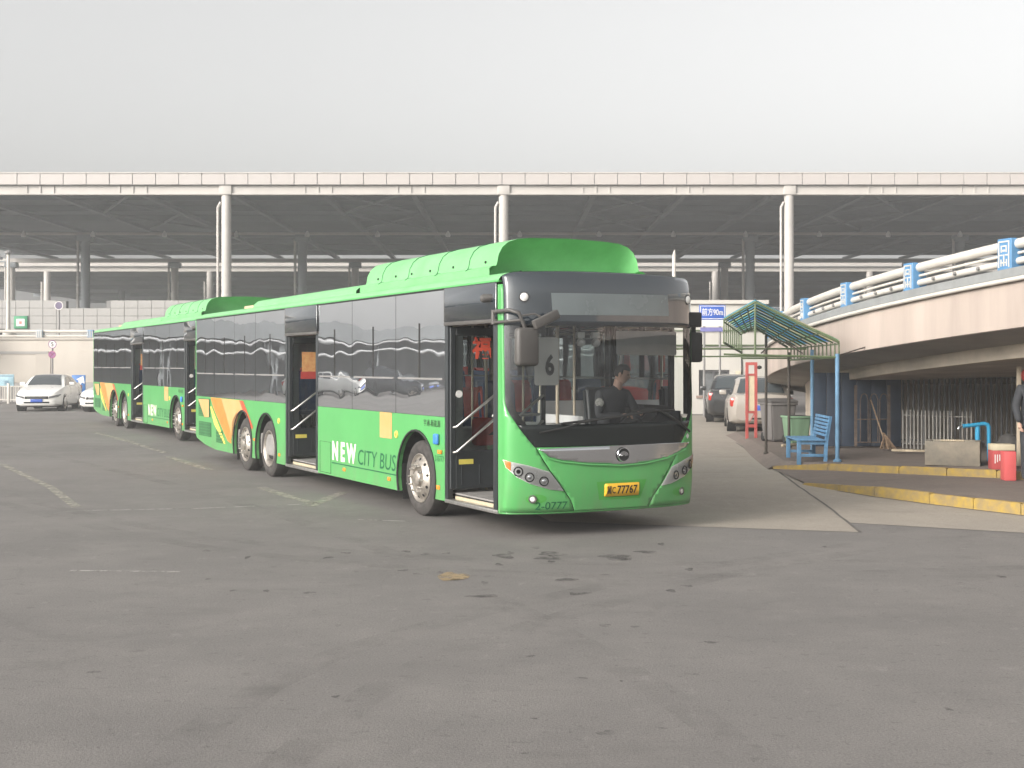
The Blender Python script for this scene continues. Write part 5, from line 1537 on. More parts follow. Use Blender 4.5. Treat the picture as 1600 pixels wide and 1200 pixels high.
# lamp post on the parapet
lp = empty('lamp_post', (xat(13, YR + 0.9), YR + 0.9, 0)); tag(lp, 'thin white lamp post rising beside the cream ramp wall', 'lamp post')
tube('post', [(0, 0, 0), (0, 0, zat(398, YR + 0.9))], 0.10, M_RAILW, lp, 10, rads=[0.12, 0.075])
lathe('post_foot', [(0, 0.30), (0.35, 0.26), (0.5, 0.14)], (0, 0, zat(530, YR) - 0.02), (0, 0, 1), M_RAILW, lp, 14)
lathe('lamp_head', [(0, 0.08), (0.06, 0.17), (0.16, 0.17), (0.22, 0.06), (0.23, 0)], (0, 0, zat(398, YR + 0.9)), (0, 0, 1), M_GREY, lp, 14)
# blue arrow board and info board
ab_ = empty('arrow_board', (xat(123, 58.5), 58.5, gz(58.5))); tag(ab_, 'blue board with a white arrow standing behind the white saloon', 'sign')
h0, h1 = zat(613, 58.5) - gz(58.5), zat(586, 58.5) - gz(58.5)
w_ = 10.5 / F_PX * 58.5
box('board', -w_, w_, -0.03, 0.03, h0, h1, mat('sign blue', (0.03, 0.16, 0.45), 0.5), ab_, 0.01)
ar = [(-0.22, -0.28), (-0.05, -0.28), (0.16, 0.06), (0.28, 0.0), (0.22, 0.36), (-0.10, 0.20), (0.02, 0.13)]
prism('arrow', [(x, (h0 + h1)/2 + z) for x, z in ar], lambda x, z: Vector((x, -0.036, z)), lambda x, z: Vector((x, -0.031, z)), M_SIGNW, ab_)
for s in (-1, 1): tube('board_leg', [(s*w_*0.7, 0.04, 0), (s*w_*0.7, 0.04, h1)], 0.025, M_GREY, ab_, 6)
ib = empty('info_board', (xat(10, 59.0), 59.0, gz(59))); tag(ib, 'pale blue information board above the white picket fence', 'notice board')
h0, h1 = zat(603.5, 59) - gz(59), zat(585, 59) - gz(59)
w_ = 12 / F_PX * 59
box('board', -w_, w_, -0.03, 0.03, h0, h1, mat('pale blue board', (0.32, 0.50, 0.58), 0.5, var=0.2, scale=6), ib, 0.01)
box('board_panel', -w_*0.2, w_*0.3, -0.037, -0.031, h0 + 0.08, h0 + 0.26, mat('slate print', (0.15, 0.25, 0.32), 0.6), ib)
box('board_header', -w_*0.9, w_*0.9, -0.037, -0.031, h1 - 0.10, h1 - 0.05, mat('slate print', (0.15, 0.25, 0.32), 0.6), ib)
for s in (-1, 1): tube('board_leg', [(s*w_*0.7, 0.04, 0), (s*w_*0.7, 0.04, h1)], 0.03, M_GREY, ib, 6)
# white fence, section by section
yf = 57.5; zf = gz(yf)
for k in range(4):
    x0 = xat(-44 + 25*k - 18, yf) ; x1 = x0 + 23.6 / F_PX * yf * 1.0
    fe = empty('white_fence', (x0, yf, zf)); tag(fe, 'low white metal picket fence section at the foot of the cream ramp wall', 'fence', 'white fence sections')
    Lf = x1 - x0
    box('fence_post', -0.05, 0.05, -0.05, 0.05, 0, 0.92, M_RAILW, fe, 0.01)
    for z in (0.18, 0.78): tube('fence_rail', [(0.05, 0, z), (Lf, 0, z)], 0.028, M_RAILW, fe, 6)
    n = 6
    for i in range(1, n): tube('picket', [(Lf*i/n, 0, 0.2), (Lf*i/n, 0, 0.77)], 0.018, M_RAILW, fe, 6)

# ================================================================== right middle: white building, sign, red frame, bins
M_BLDG = mat('white building render', (0.50, 0.48, 0.44), 0.8, var=0.07, scale=0.5, streak=True)
YB = 46.5
wb = empty('white_building', (xat(1110, YB), YB, gz(YB))); tag(wb, 'low white rendered building with a grey-framed window behind the parked cars', 'building')
bx = xat(1110, YB)
xa, xb = xat(960, YB) - bx, xat(1196, YB) - bx
wx0, wx1, wz0, wz1 = xat(1092, YB) - bx, xat(1140, YB) - bx, zat(618, YB) - gz(YB), zat(578, YB) - gz(YB)
zt = zat(475, YB) - gz(YB)
wf = [(xa, 0), (xb, 0), (xb, zt), (xa, zt)]
box('wall', xa, wx0, 0, 0.3, 0, zt, M_BLDG, wb); box('wall', wx1, xb, 0, 0.3, 0, zt, M_BLDG, wb)
box('wall', wx0 + 0.001, wx1 - 0.001, 0.002, 0.3, 0, wz0, M_BLDG, wb); box('wall', wx0 + 0.001, wx1 - 0.001, 0.002, 0.3, wz1, zt, M_BLDG, wb)
box('side_wall', xb - 0.3, xb - 0.002, 0.302, 6, 0, zt, M_BLDG, wb)
box('roof', xa - 0.1, xb + 0.1, -0.12, 6, zt + 0.002, zt + 0.14, M_BLDG, wb)
win = box('window', wx0 + 0.06, wx1 - 0.06, 0.14, 0.16, wz0 + 0.06, wz1 - 0.06, mat('dusty pane', (0.16, 0.17, 0.175), 0.15, var=0.2, scale=2.2), wb)
for a, b, c, d in ((wx0, wx1, wz1 - 0.07, wz1), (wx0, wx1, wz0, wz0 + 0.07), (wx0, wx0 + 0.07, wz0 + 0.07, wz1 - 0.07), (wx1 - 0.07, wx1, wz0 + 0.07, wz1 - 0.07), ((wx0 + wx1)/2 - 0.04, (wx0 + wx1)/2 + 0.04, wz0 + 0.07, wz1 - 0.07)):
    box('window_frame', a + 0.004, b - 0.004, 0.06, 0.13, c, d, mat('window frame grey', (0.10, 0.10, 0.105), 0.5), win)
box('window_sill', wx0 - 0.1, wx1 + 0.1, -0.06, 0.12, wz0 - 0.09, wz0 - 0.003, mat('brown sill', (0.30, 0.22, 0.18), 0.7), wb)
mb = box('meter_box', xat(1149, YB) - bx, xat(1157, YB) - bx, -0.12, -0.002, zat(601, YB), zat(585, YB), mat('cream plastic', (0.52, 0.47, 0.36), 0.6), wb, 0.01)
tube('cable', [(xat(1158, YB) - bx, -0.03, zat(545, YB)), (xat(1159, YB) - bx, -0.03, zat(590, YB)), (xat(1152, YB) - bx, -0.03, zat(603, YB)), (xat(1148, YB) - bx, -0.03, zat(618, YB)), (xat(1140, YB) - bx, -0.03, zat(627, YB))], 0.025, M_BLACK, wb, 5)
for z in (zat(522, YB), zat(545, YB)): tube('wall_rail', [(xa, -0.06, z), (xb, -0.06, z)], 0.03, mat('shelter green', (0.10, 0.14, 0.07), 0.6, var=0.2), wb, 6)
# blue distance sign
YG = 44.0
sg = empty('distance_sign', (xat(1113, YG), YG, gz(YG))); tag(sg, 'blue sign board with white characters and 90m in front of the white building', 'sign')
s0, s1 = zat(518, YG) - gz(YG), zat(476.5, YG) - gz(YG); w_ = 20.5 / F_PX * YG
box('sign_board', -w_, w_, -0.03, 0.03, s0 + 0.40, s1, mat('sign blue bright', (0.03, 0.10, 0.42), 0.5, var=0.06), sg, 0.01)
bmf = bmesh.new()
for a, b, c, d in ((-w_ + .03, w_ - .03, s1 - .05, s1 - .03), (-w_ + .03, w_ - .03, s0 + .43, s0 + .45), (-w_ + .03, -w_ + .05, s0 + .45, s1 - .05), (w_ - .05, w_ - .03, s0 + .45, s1 - .05)):
    add_box(bmf, a, b, -0.036, -0.031, c, d)
bm_obj('sign_border', bmf, M_SIGNW, sg)
fit_text('sign_text', '前方90m', 2*w_*0.80, 0.26, lambda x, y: Vector((-w_*0.80 + x, -0.037, s1 - 0.37 + y)), M_SIGNW, sg, bold=0.01)
box('sign_subpanel', -w_ + 0.04, w_ - 0.04, -0.028, 0.02, s0 + 0.18, s0 + 0.39, M_SIGNW, sg)
box('sign_strip', -w_ + 0.04, w_ - 0.1, -0.028, 0.02, s0, s0 + 0.14, mat('violet strip', (0.18, 0.18, 0.42), 0.6), sg)
for s in (-1, 1): tube('sign_post', [(s*w_*0.6, 0.06, 0), (s*w_*0.6, 0.06, s1)], 0.04, M_GREY, sg, 8)
# thin mast behind the bus
mp_ = empty('flag_mast', (xat(1053, 50), 50, gz(50))); tag(mp_, 'thin white mast rising behind the bus roof', 'mast')
tube('mast', [(0, 0, 0), (0, 0, zat(405, 50)), (0.03, 0, zat(396, 50))], 0.05, M_RAILW, mp_, 8, rads=[0.09, 0.07, 0.02])
# red frame board
M_REDF = mat('red frame paint', (0.42, 0.085, 0.075), 0.55, var=0.12, scale=5)
YF = 30.4
zg = gz(YF)
rf = empty('red_frame_board', (xat(1174, YF), YF, zg)); tag(rf, 'tall red steel frame holding a narrow cream board beside the bins', 'board')
top = zat(566, YF) - zg
for s, ex in ((-1, 0), (1, 0)):
    bm = bmesh.new(); x = s*0.105
    add_box(bm, x - 0.032, x + 0.032, -0.035, 0.035, 0, top, 0.004, 1); bm_obj('post', bm, M_REDF, rf)
    box('foot_plate', x - 0.08, x + 0.08, -0.08, 0.08, 0.0, 0.015, M_REDF, rf)
box('cross_piece', -0.072, 0.072, -0.03, 0.03, top - 0.07, top, M_REDF, rf); box('cross_piece', -0.072, 0.072, -0.03, 0.03, top - 0.32, top - 0.27, M_REDF, rf)
box('cross_piece', -0.072, 0.072, -0.03, 0.03, zat(642, YF) - zg - 0.06, zat(642, YF) - zg, M_REDF, rf)
box('cross_piece', -0.072, 0.072, -0.03, 0.03, 0.35, 0.42, M_REDF, rf)
tube('brace', [(-0.07, 0, 0.42), (0.07, 0, zat(642, YF) - zg - 0.06)], 0.012, M_REDF, rf, 6)
box('board', -0.070, 0.070, -0.012, 0.012, zat(642, YF) - zg + 0.002, top - 0.322, mat('cream board', (0.60, 0.52, 0.36), 0.7, var=0.1), rf)
lathe('lamp_knob', [(0, 0.03), (0.05, 0.05), (0.1, 0.03), (0.1, 0)], (0.14, 0, top - 0.12), (1, 0, 0), M_BLACK, rf, 10)
# wheelie bins
def bin_(name, loc, rz, w, d, h, col, lid, label, mname, open_lid=False):
    b = empty(name, loc, rz); tag(b, label, 'bin')
    m = mat(mname, col, 0.6, var=0.15, scale=4, streak=True)
    bm = bmesh.new()
    lo_ = [(-w*0.40, -d*0.38), (w*0.40, -d*0.38), (w*0.40, d*0.38), (-w*0.40, d*0.38)]
    hi_ = [(-w*0.5, -d*0.5), (w*0.5, -d*0.5), (w*0.5, d*0.5), (-w*0.5, d*0.5)]
    a = [bm.verts.new((x, y, 0.03)) for x, y in lo_]; c = [bm.verts.new((x, y, h)) for x, y in hi_]
    for k in range(4): bm.faces.new((a[k], a[(k+1) % 4], c[(k+1) % 4], c[k]))
    bm.faces.new(a[::-1]); bm.faces.new(c)
    bmesh.ops.bevel(bm, geom=[e for e in bm.edges], offset=0.03, segments=2, affect='EDGES')
    bm_obj('bin_body', bm, m, b, smooth=40)
    box('bin_rim', -w*0.54, w*0.54, -d*0.54, d*0.54, h - 0.03, h + 0.02, m, b, 0.012)
    if lid:
        bm = bmesh.new(); add_prism(bm, [(-d*0.56, h + 0.022), (d*0.56, h + 0.022), (d*0.54, h + 0.10), (0, h + 0.12), (-d*0.54, h + 0.07)], lambda y, z: Vector((-w*0.55, y, z)), lambda y, z: Vector((w*0.55, y, z)))
        bmesh.ops.bevel(bm, geom=bm.edges[:], offset=0.012, segments=2, affect='EDGES'); bm_obj('bin_lid', bm, mat(mname + ' lid', tuple(c*0.6 for c in col), 0.55, var=0.15), b, smooth=40)
    else:
        box('bin_inside_shade', -w*0.46, w*0.46, -d*0.46, d*0.46, h + 0.016, h + 0.024, M_UNDER, b)  # flat dark sheet at the rim in place of the shaded hollow
    tube('bin_handle', [(-w*0.4, d*0.56, h), (-w*0.4, d*0.66, h), (w*0.4, d*0.66, h), (w*0.4, d*0.56, h)], 0.014, m, b, 6)
    for s in (-1, 1): lathe('bin_wheel', [(-0.03, 0), (-0.03, 0.10), (0.03, 0.10), (0.03, 0)], (s*w*0.36, d*0.42, 0.10), (1, 0, 0), M_BLACK, b, 14)
    return b
bin_('wheelie_bin', (6.02, 29.0, 0.175), R(12), 0.60, 0.70, 0.86, (0.17, 0.16, 0.155), True, 'large grey lidded wheelie bin between the red frame and the green bin', 'bin grey')
bin_('open_bin', (6.22, 28.0, 0.178), R(8), 0.50, 0.5, 0.60, (0.20, 0.33, 0.21), False, 'small pale green open bin in front of the grey wheelie bin', 'bin green')
pk = empty('timber_offcut', (5.93, 27.2, 0.18), R(35)); tag(pk, 'short pale timber offcut lying at the foot of the green bin', 'plank')
box('timber', -0.28, 0.28, -0.03, 0.03, 0.0, 0.05, mat('pale timber', (0.50, 0.42, 0.30), 0.8, var=0.2, scale=8), pk, 0.006)

# ================================================================== shelter
M_SHEL = mat('shelter frame green', (0.115, 0.155, 0.075), 0.6, var=0.2, scale=7)
M_SHELB = mat('shelter post blue', (0.13, 0.27, 0.42), 0.55, var=0.15, scale=5)
M_SHELD = mat('shelter post dark', (0.06, 0.05, 0.04), 0.6, var=0.2)
def sheet_mat():
    m = bpy.data.materials.new('striped plastic sheet'); m.use_nodes = True
    N = m.node_tree.nodes; L = m.node_tree.links
    b = N['Principled BSDF']; b.inputs['Roughness'].default_value = 0.45
    tc = N.new('ShaderNodeTexCoord')
    mp = N.new('ShaderNodeMapping'); mp.inputs['Rotation'].default_value = (0, 0, R(8)); mp.inputs['Scale'].default_value = (1, 1, 0)
    L.new(tc.outputs['Object'], mp.inputs['Vector'])
    sx = N.new('ShaderNodeSeparateXYZ'); L.new(mp.outputs[0], sx.inputs[0])
    nz = N.new('ShaderNodeTexNoise'); nz.inputs['Scale'].default_value = 2.5; L.new(tc.outputs['Object'], nz.inputs['Vector'])
    ad = N.new('ShaderNodeMath'); ad.operation = 'MULTIPLY_ADD'; ad.inputs[1].default_value = 1.9; L.new(sx.outputs['Y'], ad.inputs[0])
    fr = N.new('ShaderNodeMath'); fr.operation = 'FRACT'; L.new(ad.outputs[0], fr.inputs[0])
    cr = N.new('ShaderNodeValToRGB'); cr.color_ramp.interpolation = 'CONSTANT'
    el = cr.color_ramp.elements
    el[0].position = 0; el[0].color = (0.12, 0.40, 0.52, 1)
    el[1].position = 0.34; el[1].color = (0.78, 0.72, 0.48, 1)
    e = el.new(0.52); e.color = (0.25, 0.50, 0.28, 1)
    e = el.new(0.78); e.color = (0.06, 0.20, 0.62, 1)
    L.new(fr.outputs[0], cr.inputs[0])
    mx = N.new('ShaderNodeMix'); mx.data_type = 'RGBA'; mx.blend_type = 'MULTIPLY'; mx.inputs['Factor'].default_value = 0.5
    L.new(cr.outputs[0], mx.inputs['A']); L.new(nz.outputs['Fac'], mx.inputs['B'])
    L.new(mx.outputs['Result'], b.inputs['Base Color'])
    t = N.new('ShaderNodeBsdfTranslucent'); L.new(cr.outputs[0], t.inputs['Color'])
    ms = N.new('ShaderNodeMixShader'); ms.inputs[0].default_value = 0.8
    L.new(b.outputs[0], ms.inputs[1]); L.new(t.outputs[0], ms.inputs[2]); L.new(ms.outputs[0], N['Material Output'].inputs['Surface'])
    return m
M_SHEET = sheet_mat()
YN, YFAR = 22.6, 26.6
Rn = Vector((xat(1311, YN), YN, zat(535, YN))); Pn = Vector((xat(1180, YN), YN, zat(472, YN))); Ln = Vector((xat(1131, YN), YN, zat(500, YN)))
Rf = Vector((xat(1240, YFAR) - 0.12, YFAR, zat(543, YFAR))); Pf = Vector((xat(1180, YFAR), YFAR, zat(512, YFAR))); Lf = Vector((xat(1166, YFAR) - 0.1, YFAR, zat(521, YFAR)))
sh = empty('striped_shelter', (0, 0, 0)); tag(sh, 'small open shelter with blue and green striped sheet roof on thin steel posts', 'shelter')
def bilin(a, b, c, d, s, t): return a.lerp(b, s).lerp(d.lerp(c, s), t)      # a near eave.. s along slope, t to the back
for (A, B, C, D, n) in ((Pn, Rn, Rf, Pf, 30), (Ln, Pn, Pf, Lf, 16)):
    # corrugated sheet, one piece per bay
    bays = 6
    for k in range(bays):
        bm = bmesh.new(); rows = []
        for i in range(7):
            t = (k + i/6*0.97)/bays
            row = []
            for j in range(n + 1):
                s = j/n
                q = bilin(A, B, C, D, s, t)
                q.z += 0.035 + 0.010*math.cos(t*bays*math.pi*2*3)
                row.append(bm.verts.new(q))
            rows.append(row)
        for a, b in zip(rows, rows[1:]):
            for j in range(n): bm.faces.new((a[j], a[j+1], b[j+1], b[j]))
        bm_obj('roof_sheet', bm, M_SHEET, sh, smooth=60)
    for k in range(11):
        t = k/10
        tube('rafter', [bilin(A, B, C, D, 0, t), bilin(A, B, C, D, 1, t)], 0.016 if 0 < k < 10 else 0.026, M_SHEL, sh, 6)
    for s in (0.0, 0.25, 0.5, 0.75, 1.0):
        tube('purlin', [bilin(A, B, C, D, s, 0) - Vector((0, 0, 0.03)), bilin(A, B, C, D, s, 1) - Vector((0, 0, 0.03))], 0.014, M_SHEL, sh, 6)
# valances of upright slats under both eaves
for (a, b, h, n) in ((Rn, Rf, 0.26, 14), (Ln, Lf, 0.40, 9)):
    tube('valance_rail', [a - Vector((0, 0, h)), b - Vector((0, 0, h))], 0.022, M_SHEL, sh, 6)
    for k in range(n + 1):
        q = a.lerp(b, k/n)
        tube('valance_slat', [q, q - Vector((0, 0, h))], 0.014, M_SHEL, sh, 6)
# ties and posts
zt1 = Rn.z - 0.26
tube('tie_bar', [Vector((Ln.x, YN, zt1 + 0.05)), Vector((Rn.x, YN, zt1))], 0.02, M_SHEL, sh, 6)
tube('tie_bar', [Vector((Lf.x, YFAR, zt1)), Vector((Rf.x, YFAR, zt1))], 0.02, M_SHEL, sh, 6)
tube('tie_bar', [Vector((Ln.x - 0.9, YN + 1.2, zat(545, YN + 1.2))), Vector((Rn.x - 0.3, YN + 1.2, zat(545, YN + 1.2)))], 0.02, M_SHEL, sh, 6)
tube('tie_bar', [Vector((Ln.x - 0.9, YN + 1.2, zat(557, YN + 1.2))), Vector((Rn.x - 0.3, YN + 1.2, zat(557, YN + 1.2)))], 0.016, M_SHEL, sh, 6)
tube('king_post', [Pn, Vector((Pn.x, YN, zt1 + 0.03))], 0.02, M_SHEL, sh, 6)
arc = [Vector((xat(1194, YN) + 0.75*(k/8), YN + 0.3, zat(552, YN) + 0.22*math.sin(math.pi*min(1, (k/8)*1.05)) + 0.0)) for k in range(9)]
tube('arch_brace', arc, 0.014, M_SHELD, sh, 6)
for x, y, m, r, zt in ((Rn.x - 0.03, YN, M_SHELB, 0.038, Rn.z - 0.2), (Rf.x - 0.02, YFAR - 0.2, M_SHELD, 0.03, Rf.z - 0.1), (xat(1269, 24.6), 24.6, M_SHELB, 0.035, 2.2), (xat(1197, 25.6), 25.6, M_SHELD, 0.028, 2.5)):
    po = tube('post', [(x, y, zup(x) if x > 4.95 else 0.1), (x, y, zt)], r, m, sh, 10)
    lathe('post_foot', [(0, r*1.9), (0.03, r*1.9), (0.05, r*1.1)], (x, y, zup(x) if x > 4.95 else 0.1), (0, 0, 1), m, po, 10)
tube('roof_hook', [Rn + Vector((0.02, 0, -0.22)), Vector((xat(1352, YN), YN + 0.1, zat(543, YN))), Vector((xat(1398, YN), YN + 0.2, zat(529, YN))), Vector((xat(1402, YN), YN + 0.2, zat(530, YN)))], 0.014, M_SHELD, sh, 6)

# ================================================================== bench
bo = gp(1249, 722, 0.178)
M_BENCH = mat('bench blue paint', (0.13, 0.30, 0.50), 0.55, var=0.18, scale=6)
bn = empty('slatted_bench', (bo.x, bo.y, zup(bo.x)), R(-3)); tag(bn, 'blue wooden slatted bench standing at the kerb below the striped shelter', 'bench')
BLn = 1.25
for x in (0.0, 0.46):
    for y in (0.04, BLn - 0.04):
        if x == 0.0: box('leg', x - 0.035, x + 0.035, y - 0.035, y + 0.035, 0, 0.42, M_BENCH, bn, 0.004)
        else:
            bm = bmesh.new(); add_prism(bm, [(x - 0.03, 0), (x + 0.03, 0), (x + 0.05, 0.42), (x + 0.12, 0.86), (x + 0.07, 0.86), (x - 0.01, 0.42)], lambda a, b: Vector((a, y - 0.03, b)), lambda a, b: Vector((a, y + 0.03, b))); bm_obj('leg', bm, M_BENCH, bn)
for y in (0.04, BLn - 0.04): box('stretcher', 0.035, 0.43, y - 0.02, y + 0.02, 0.14, 0.19, M_BENCH, bn, 0.004)
for y in (0.04, BLn - 0.04): box('apron', 0.035, 0.45, y - 0.02, y + 0.02, 0.36, 0.415, M_BENCH, bn, 0.004)
for k in range(5): box('seat_slat', -0.05 + k*0.105, 0.04 + k*0.105, -0.02, BLn + 0.02, 0.422, 0.447, M_BENCH, bn, 0.005)
for k in range(6):
    z = 0.50 + k*0.064
    x = 0.462 + 0.16*(z - 0.42)
    box('back_slat', x - 0.012, x + 0.012, -0.02, BLn + 0.02, z, z + 0.045, M_BENCH, bn, 0.005)

# ================================================================== things under the ramp
# dark blue sheet door
yd = 25.9
dz_ = zup(6.5)
dd = empty('dark_blue_door', (6.25, yd + 0.5, dz_)); tag(dd, 'dark blue metal sheet closing the space under the ramp beside the bench', 'door')
a_, b_ = xat(1268, yd + 0.5) - 6.25, xat(1338, yd + 0.5) - 6.25
for k in range(6):
    x0 = a_ + (b_ - a_)*k/3
    box('door_panel', x0 + 0.004, x0 + (b_ - a_)/3 - 0.004, -0.02, 0.02, 0.0, 1.52, M_DARKB, dd, 0.006)
# gate of bent bars
gt = empty('bar_gate', (xat(1337, yd + 0.3), yd + 0.3, zup(7.0))); tag(gt, 'rusty gate of hooped steel bars leaning beside the dark blue sheet', 'gate')
M_RUST = mat('dull rusty steel', (0.16, 0.12, 0.095), 0.7, var=0.25, scale=9)
for x in (0.0, 0.68): box('gate_post', x - 0.025, x + 0.025, -0.025, 0.025, 0, 1.25, M_RUST, gt)
for z in (0.08, 0.55): tube('gate_rail', [(0, 0, z), (0.68, 0, z)], 0.014, M_RUST, gt, 6)
for k in range(3):
    x = 0.09 + 0.20*k
    tube('gate_hoop', [(x, -0.02, 0.08), (x, -0.02, 0.95), (x + 0.03, -0.02, 1.05), (x + 0.08, -0.02, 1.08), (x + 0.13, -0.02, 1.05), (x + 0.16, -0.02, 0.95), (x + 0.16, -0.02, 0.08)], 0.011, M_RUST, gt, 6)
# broom
br = empty('straw_broom', (xat(1383, 25.2), 25.2, zup(7.3))); tag(br, 'brown straw broom leaning against the gate, bristles on the pavement', 'broom')
tube('handle', [(-0.02, 0.05, 0.22), (-0.14, 0.5, 0.95)], 0.014, mat('broom stick', (0.28, 0.20, 0.13), 0.7), br, 8)
bm = bmesh.new()
for k in range(60):
    a = random.uniform(-1, 1); b_2 = random.uniform(-1, 1)
    add_tube(bm, [(-0.02 + 0.01*a, 0.05, 0.32), (0.02 + 0.07*a, 0.03*b_2, 0.18), (0.05 + 0.17*a, -0.03 + 0.05*b_2, 0.0)], 0.006, 4)
bm_obj('bristles', bm, mat('broom straw', (0.25, 0.17, 0.11), 0.9, var=0.3, scale=20), br)['kind'] = 'stuff'
# pipe fences
M_PIPE = mat('galvanised pipe', (0.29, 0.28, 0.26), 0.6, var=0.15, scale=6)
M_PIPED = mat('dull pipe', (0.13, 0.13, 0.135), 0.7, var=0.15, scale=6)
yq = 25.6
def pipe_fence(name, pxs, y0, y1, ztop, m, r, label):
    f = empty(name, (xat(pxs[0], y0), y0, zup(8))); tag(f, label, 'fence')
    f0 = Vector(f.location)
    n = len(pxs)
    pts = []
    for i, px_ in enumerate(pxs):
        y = y0 + (y1 - y0)*i/max(1, n - 1)
        q = Vector((xat(px_, y), y, zup(8))) - f0
        pts.append(q)
        tube('fence_bar', [q + Vector((0, 0, 0.0)), q + Vector((0, 0, ztop))], r, m, f, 6)
    for z in (0.10, ztop*0.86):
        tube('fence_rail', [pts[0] + Vector((0, 0.03, z)), pts[-1] + Vector((0, 0.03, z))], r*0.8, m, f, 6)
    return f
pipe_fence('pipe_fence', [1411 + 5.85*k for k in range(14)] + [1504, 1511, 1518], 25.3, 24.4, 0.76, M_PIPE, 0.017, 'low fence of pale galvanised pipes behind the concrete sink')
pipe_fence('tall_pipe_fence', [1395 + 8.1*k for k in range(28)], 26.6, 25.2, 1.62, M_PIPED, 0.024, 'tall dull steel pipe fence at the back under the ramp')
bd = empty('floor_plank', (xat(1432, 24.3), 24.3, zup(8)), R(-20)); tag(bd, 'pale plank lying on the pavement at the foot of the pipe fence', 'plank')
box('plank', -0.45, 0.45, -0.06, 0.06, 0, 0.04, mat('pale timber', (0.5, 0.42, 0.3), 0.8), bd, 0.005)
# concrete sink with taps
sk = empty('concrete_sink', (7.06, 21.75, 0.25)); tag(sk, 'square concrete wash sink at the kerb under the ramp', 'sink')
sk.rotation_euler = (0, 0, R(-22))
M_SINK = mat('weathered concrete', (0.27, 0.235, 0.18), 0.9, var=0.22, scale=4, bump=0.3, bscale=30, tint2=(0.17, 0.155, 0.13))
sw_, sd_, shh = 0.86, 0.62, 0.40
for a in ((0, sw_, -sd_, -sd_ + 0.09), (0, sw_, -0.09, 0.0), (0, 0.09, -sd_ + 0.092, -0.092), (sw_ - 0.09, sw_, -sd_ + 0.092, -0.092)):
    box('sink_wall', *a, 0, shh, M_SINK, sk, 0.01)
box('sink_bottom', 0.092, sw_ - 0.092, -sd_ + 0.092, -0.092, 0.0, 0.10, M_SINK, sk)
box('sink_board', 0.25, 0.62, -sd_ - 0.01, -sd_ + 0.10, shh + 0.003, shh + 0.03, mat('pale timber', (0.5, 0.42, 0.3), 0.8), sk, 0.004)
tp = empty('water_pipe', (xat(1530, 21.9), 21.9, 0.26)); tag(tp, 'bright blue bent water pipe with tap rising behind the sink', 'pipe')
M_BPIPE = mat('blue plastic pipe', (0.03, 0.30, 0.52), 0.4, var=0.1)
tube('pipe', [(0.17, 0, 0), (0.165, 0, 0.58), (0.14, 0, 0.63), (0.08, 0, 0.645), (-0.10, 0, 0.62), (-0.28, 0, 0.60)], 0.035, M_BPIPE, tp, 10)
tube('riser', [(-0.02, 0.02, 0), (-0.02, 0.02, 0.60)], 0.042, M_BPIPE, tp, 10)
tube('tap', [(-0.28, 0, 0.60), (-0.34, 0, 0.60), (-0.36, 0, 0.55)], 0.018, M_CHROME, tp, 8)
lathe('tap_handle', [(0, 0.012), (0.05, 0.012), (0.052, 0.035), (0.065, 0.035), (0.065, 0)], (-0.30, 0, 0.61), (0, 0, 1), M_CHROME, tp, 10)
# crates and odds and ends by the fence end
cb = empty('card_box', (xat(1551, 20.2), 20.2, 0.255), R(-6)); tag(cb, 'red and cream cardboard carton standing on the kerb beside the sink', 'carton')
box('carton', 0, 0.34, 0, 0.28, 0, 0.30, mat('carton red', (0.45, 0.07, 0.07), 0.7, var=0.1), cb, 0.006)
box('carton_band', -0.003, 0.343, -0.003, 0.283, 0.302, 0.40, mat('carton cream', (0.60, 0.53, 0.38), 0.7), cb, 0.006)
for k in range(3): box('print_bar', 0.03 + 0.035*k, 0.045 + 0.035*k, -0.006, -0.003, 0.10 + 0.02*k, 0.24, M_SIGNW, cb)
rb_ = empty('red_carton', (xat(1570, 19.45), 19.45, 0.15), R(-4)); tag(rb_, 'tall plain red carton standing on the lower pavement next to the person', 'carton')
box('carton', 0, 0.17, 0, 0.22, 0, 0.44, mat('carton bright red', (0.60, 0.10, 0.10), 0.65, var=0.06), rb_, 0.005)
bk_ = empty('dark_bag', (xat(1577, 21.4), 21.4, 0.26)); tag(bk_, 'dark grey sack on a pile behind the red and cream carton', 'bag')
bm = bmesh.new(); bmesh.ops.create_icosphere(bm, subdivisions=3, radius=0.20)
for v in bm.verts: v.co.x *= 1.1; v.co.z = v.co.z*1.25 + 0.25; v.co += Vector((random.uniform(-.01, .01), random.uniform(-.01, .01), random.uniform(-.01, .01)))
bm_obj('sack', bm, mat('dark sack', (0.06, 0.058, 0.055), 0.9, var=0.2, scale=10), bk_, smooth=True)
sp_ = empty('crate_stack', (xat(1577, 21.4), 21.4, 0.26)); 
bpy.data.objects.remove(sp_)
gp2 = empty('notice_post', (xat(1592, 20.9), 20.9, 0.26)); tag(gp2, 'pale post with a cross bar and red round notice under the ramp edge', 'sign')
box('post', -0.03, 0.03, -0.03, 0.03, 0, 1.62, M_POLE, gp2, 0.005)
box('cross_bar', -0.05, 0.40, -0.035, -0.031, 1.22, 1.28, M_POLE, gp2)
lathe('red_disc', [(0, 0.13), (0.015, 0.13), (0.015, 0.08), (0.0, 0.08)], (0.15, -0.04, 1.48), (0, -1, 0), M_RED, gp2, 18)
cl = empty('lamp_strip', (xat(1572, 20.9), 20.9, 0.26)); 
bpy.data.objects.remove(cl)

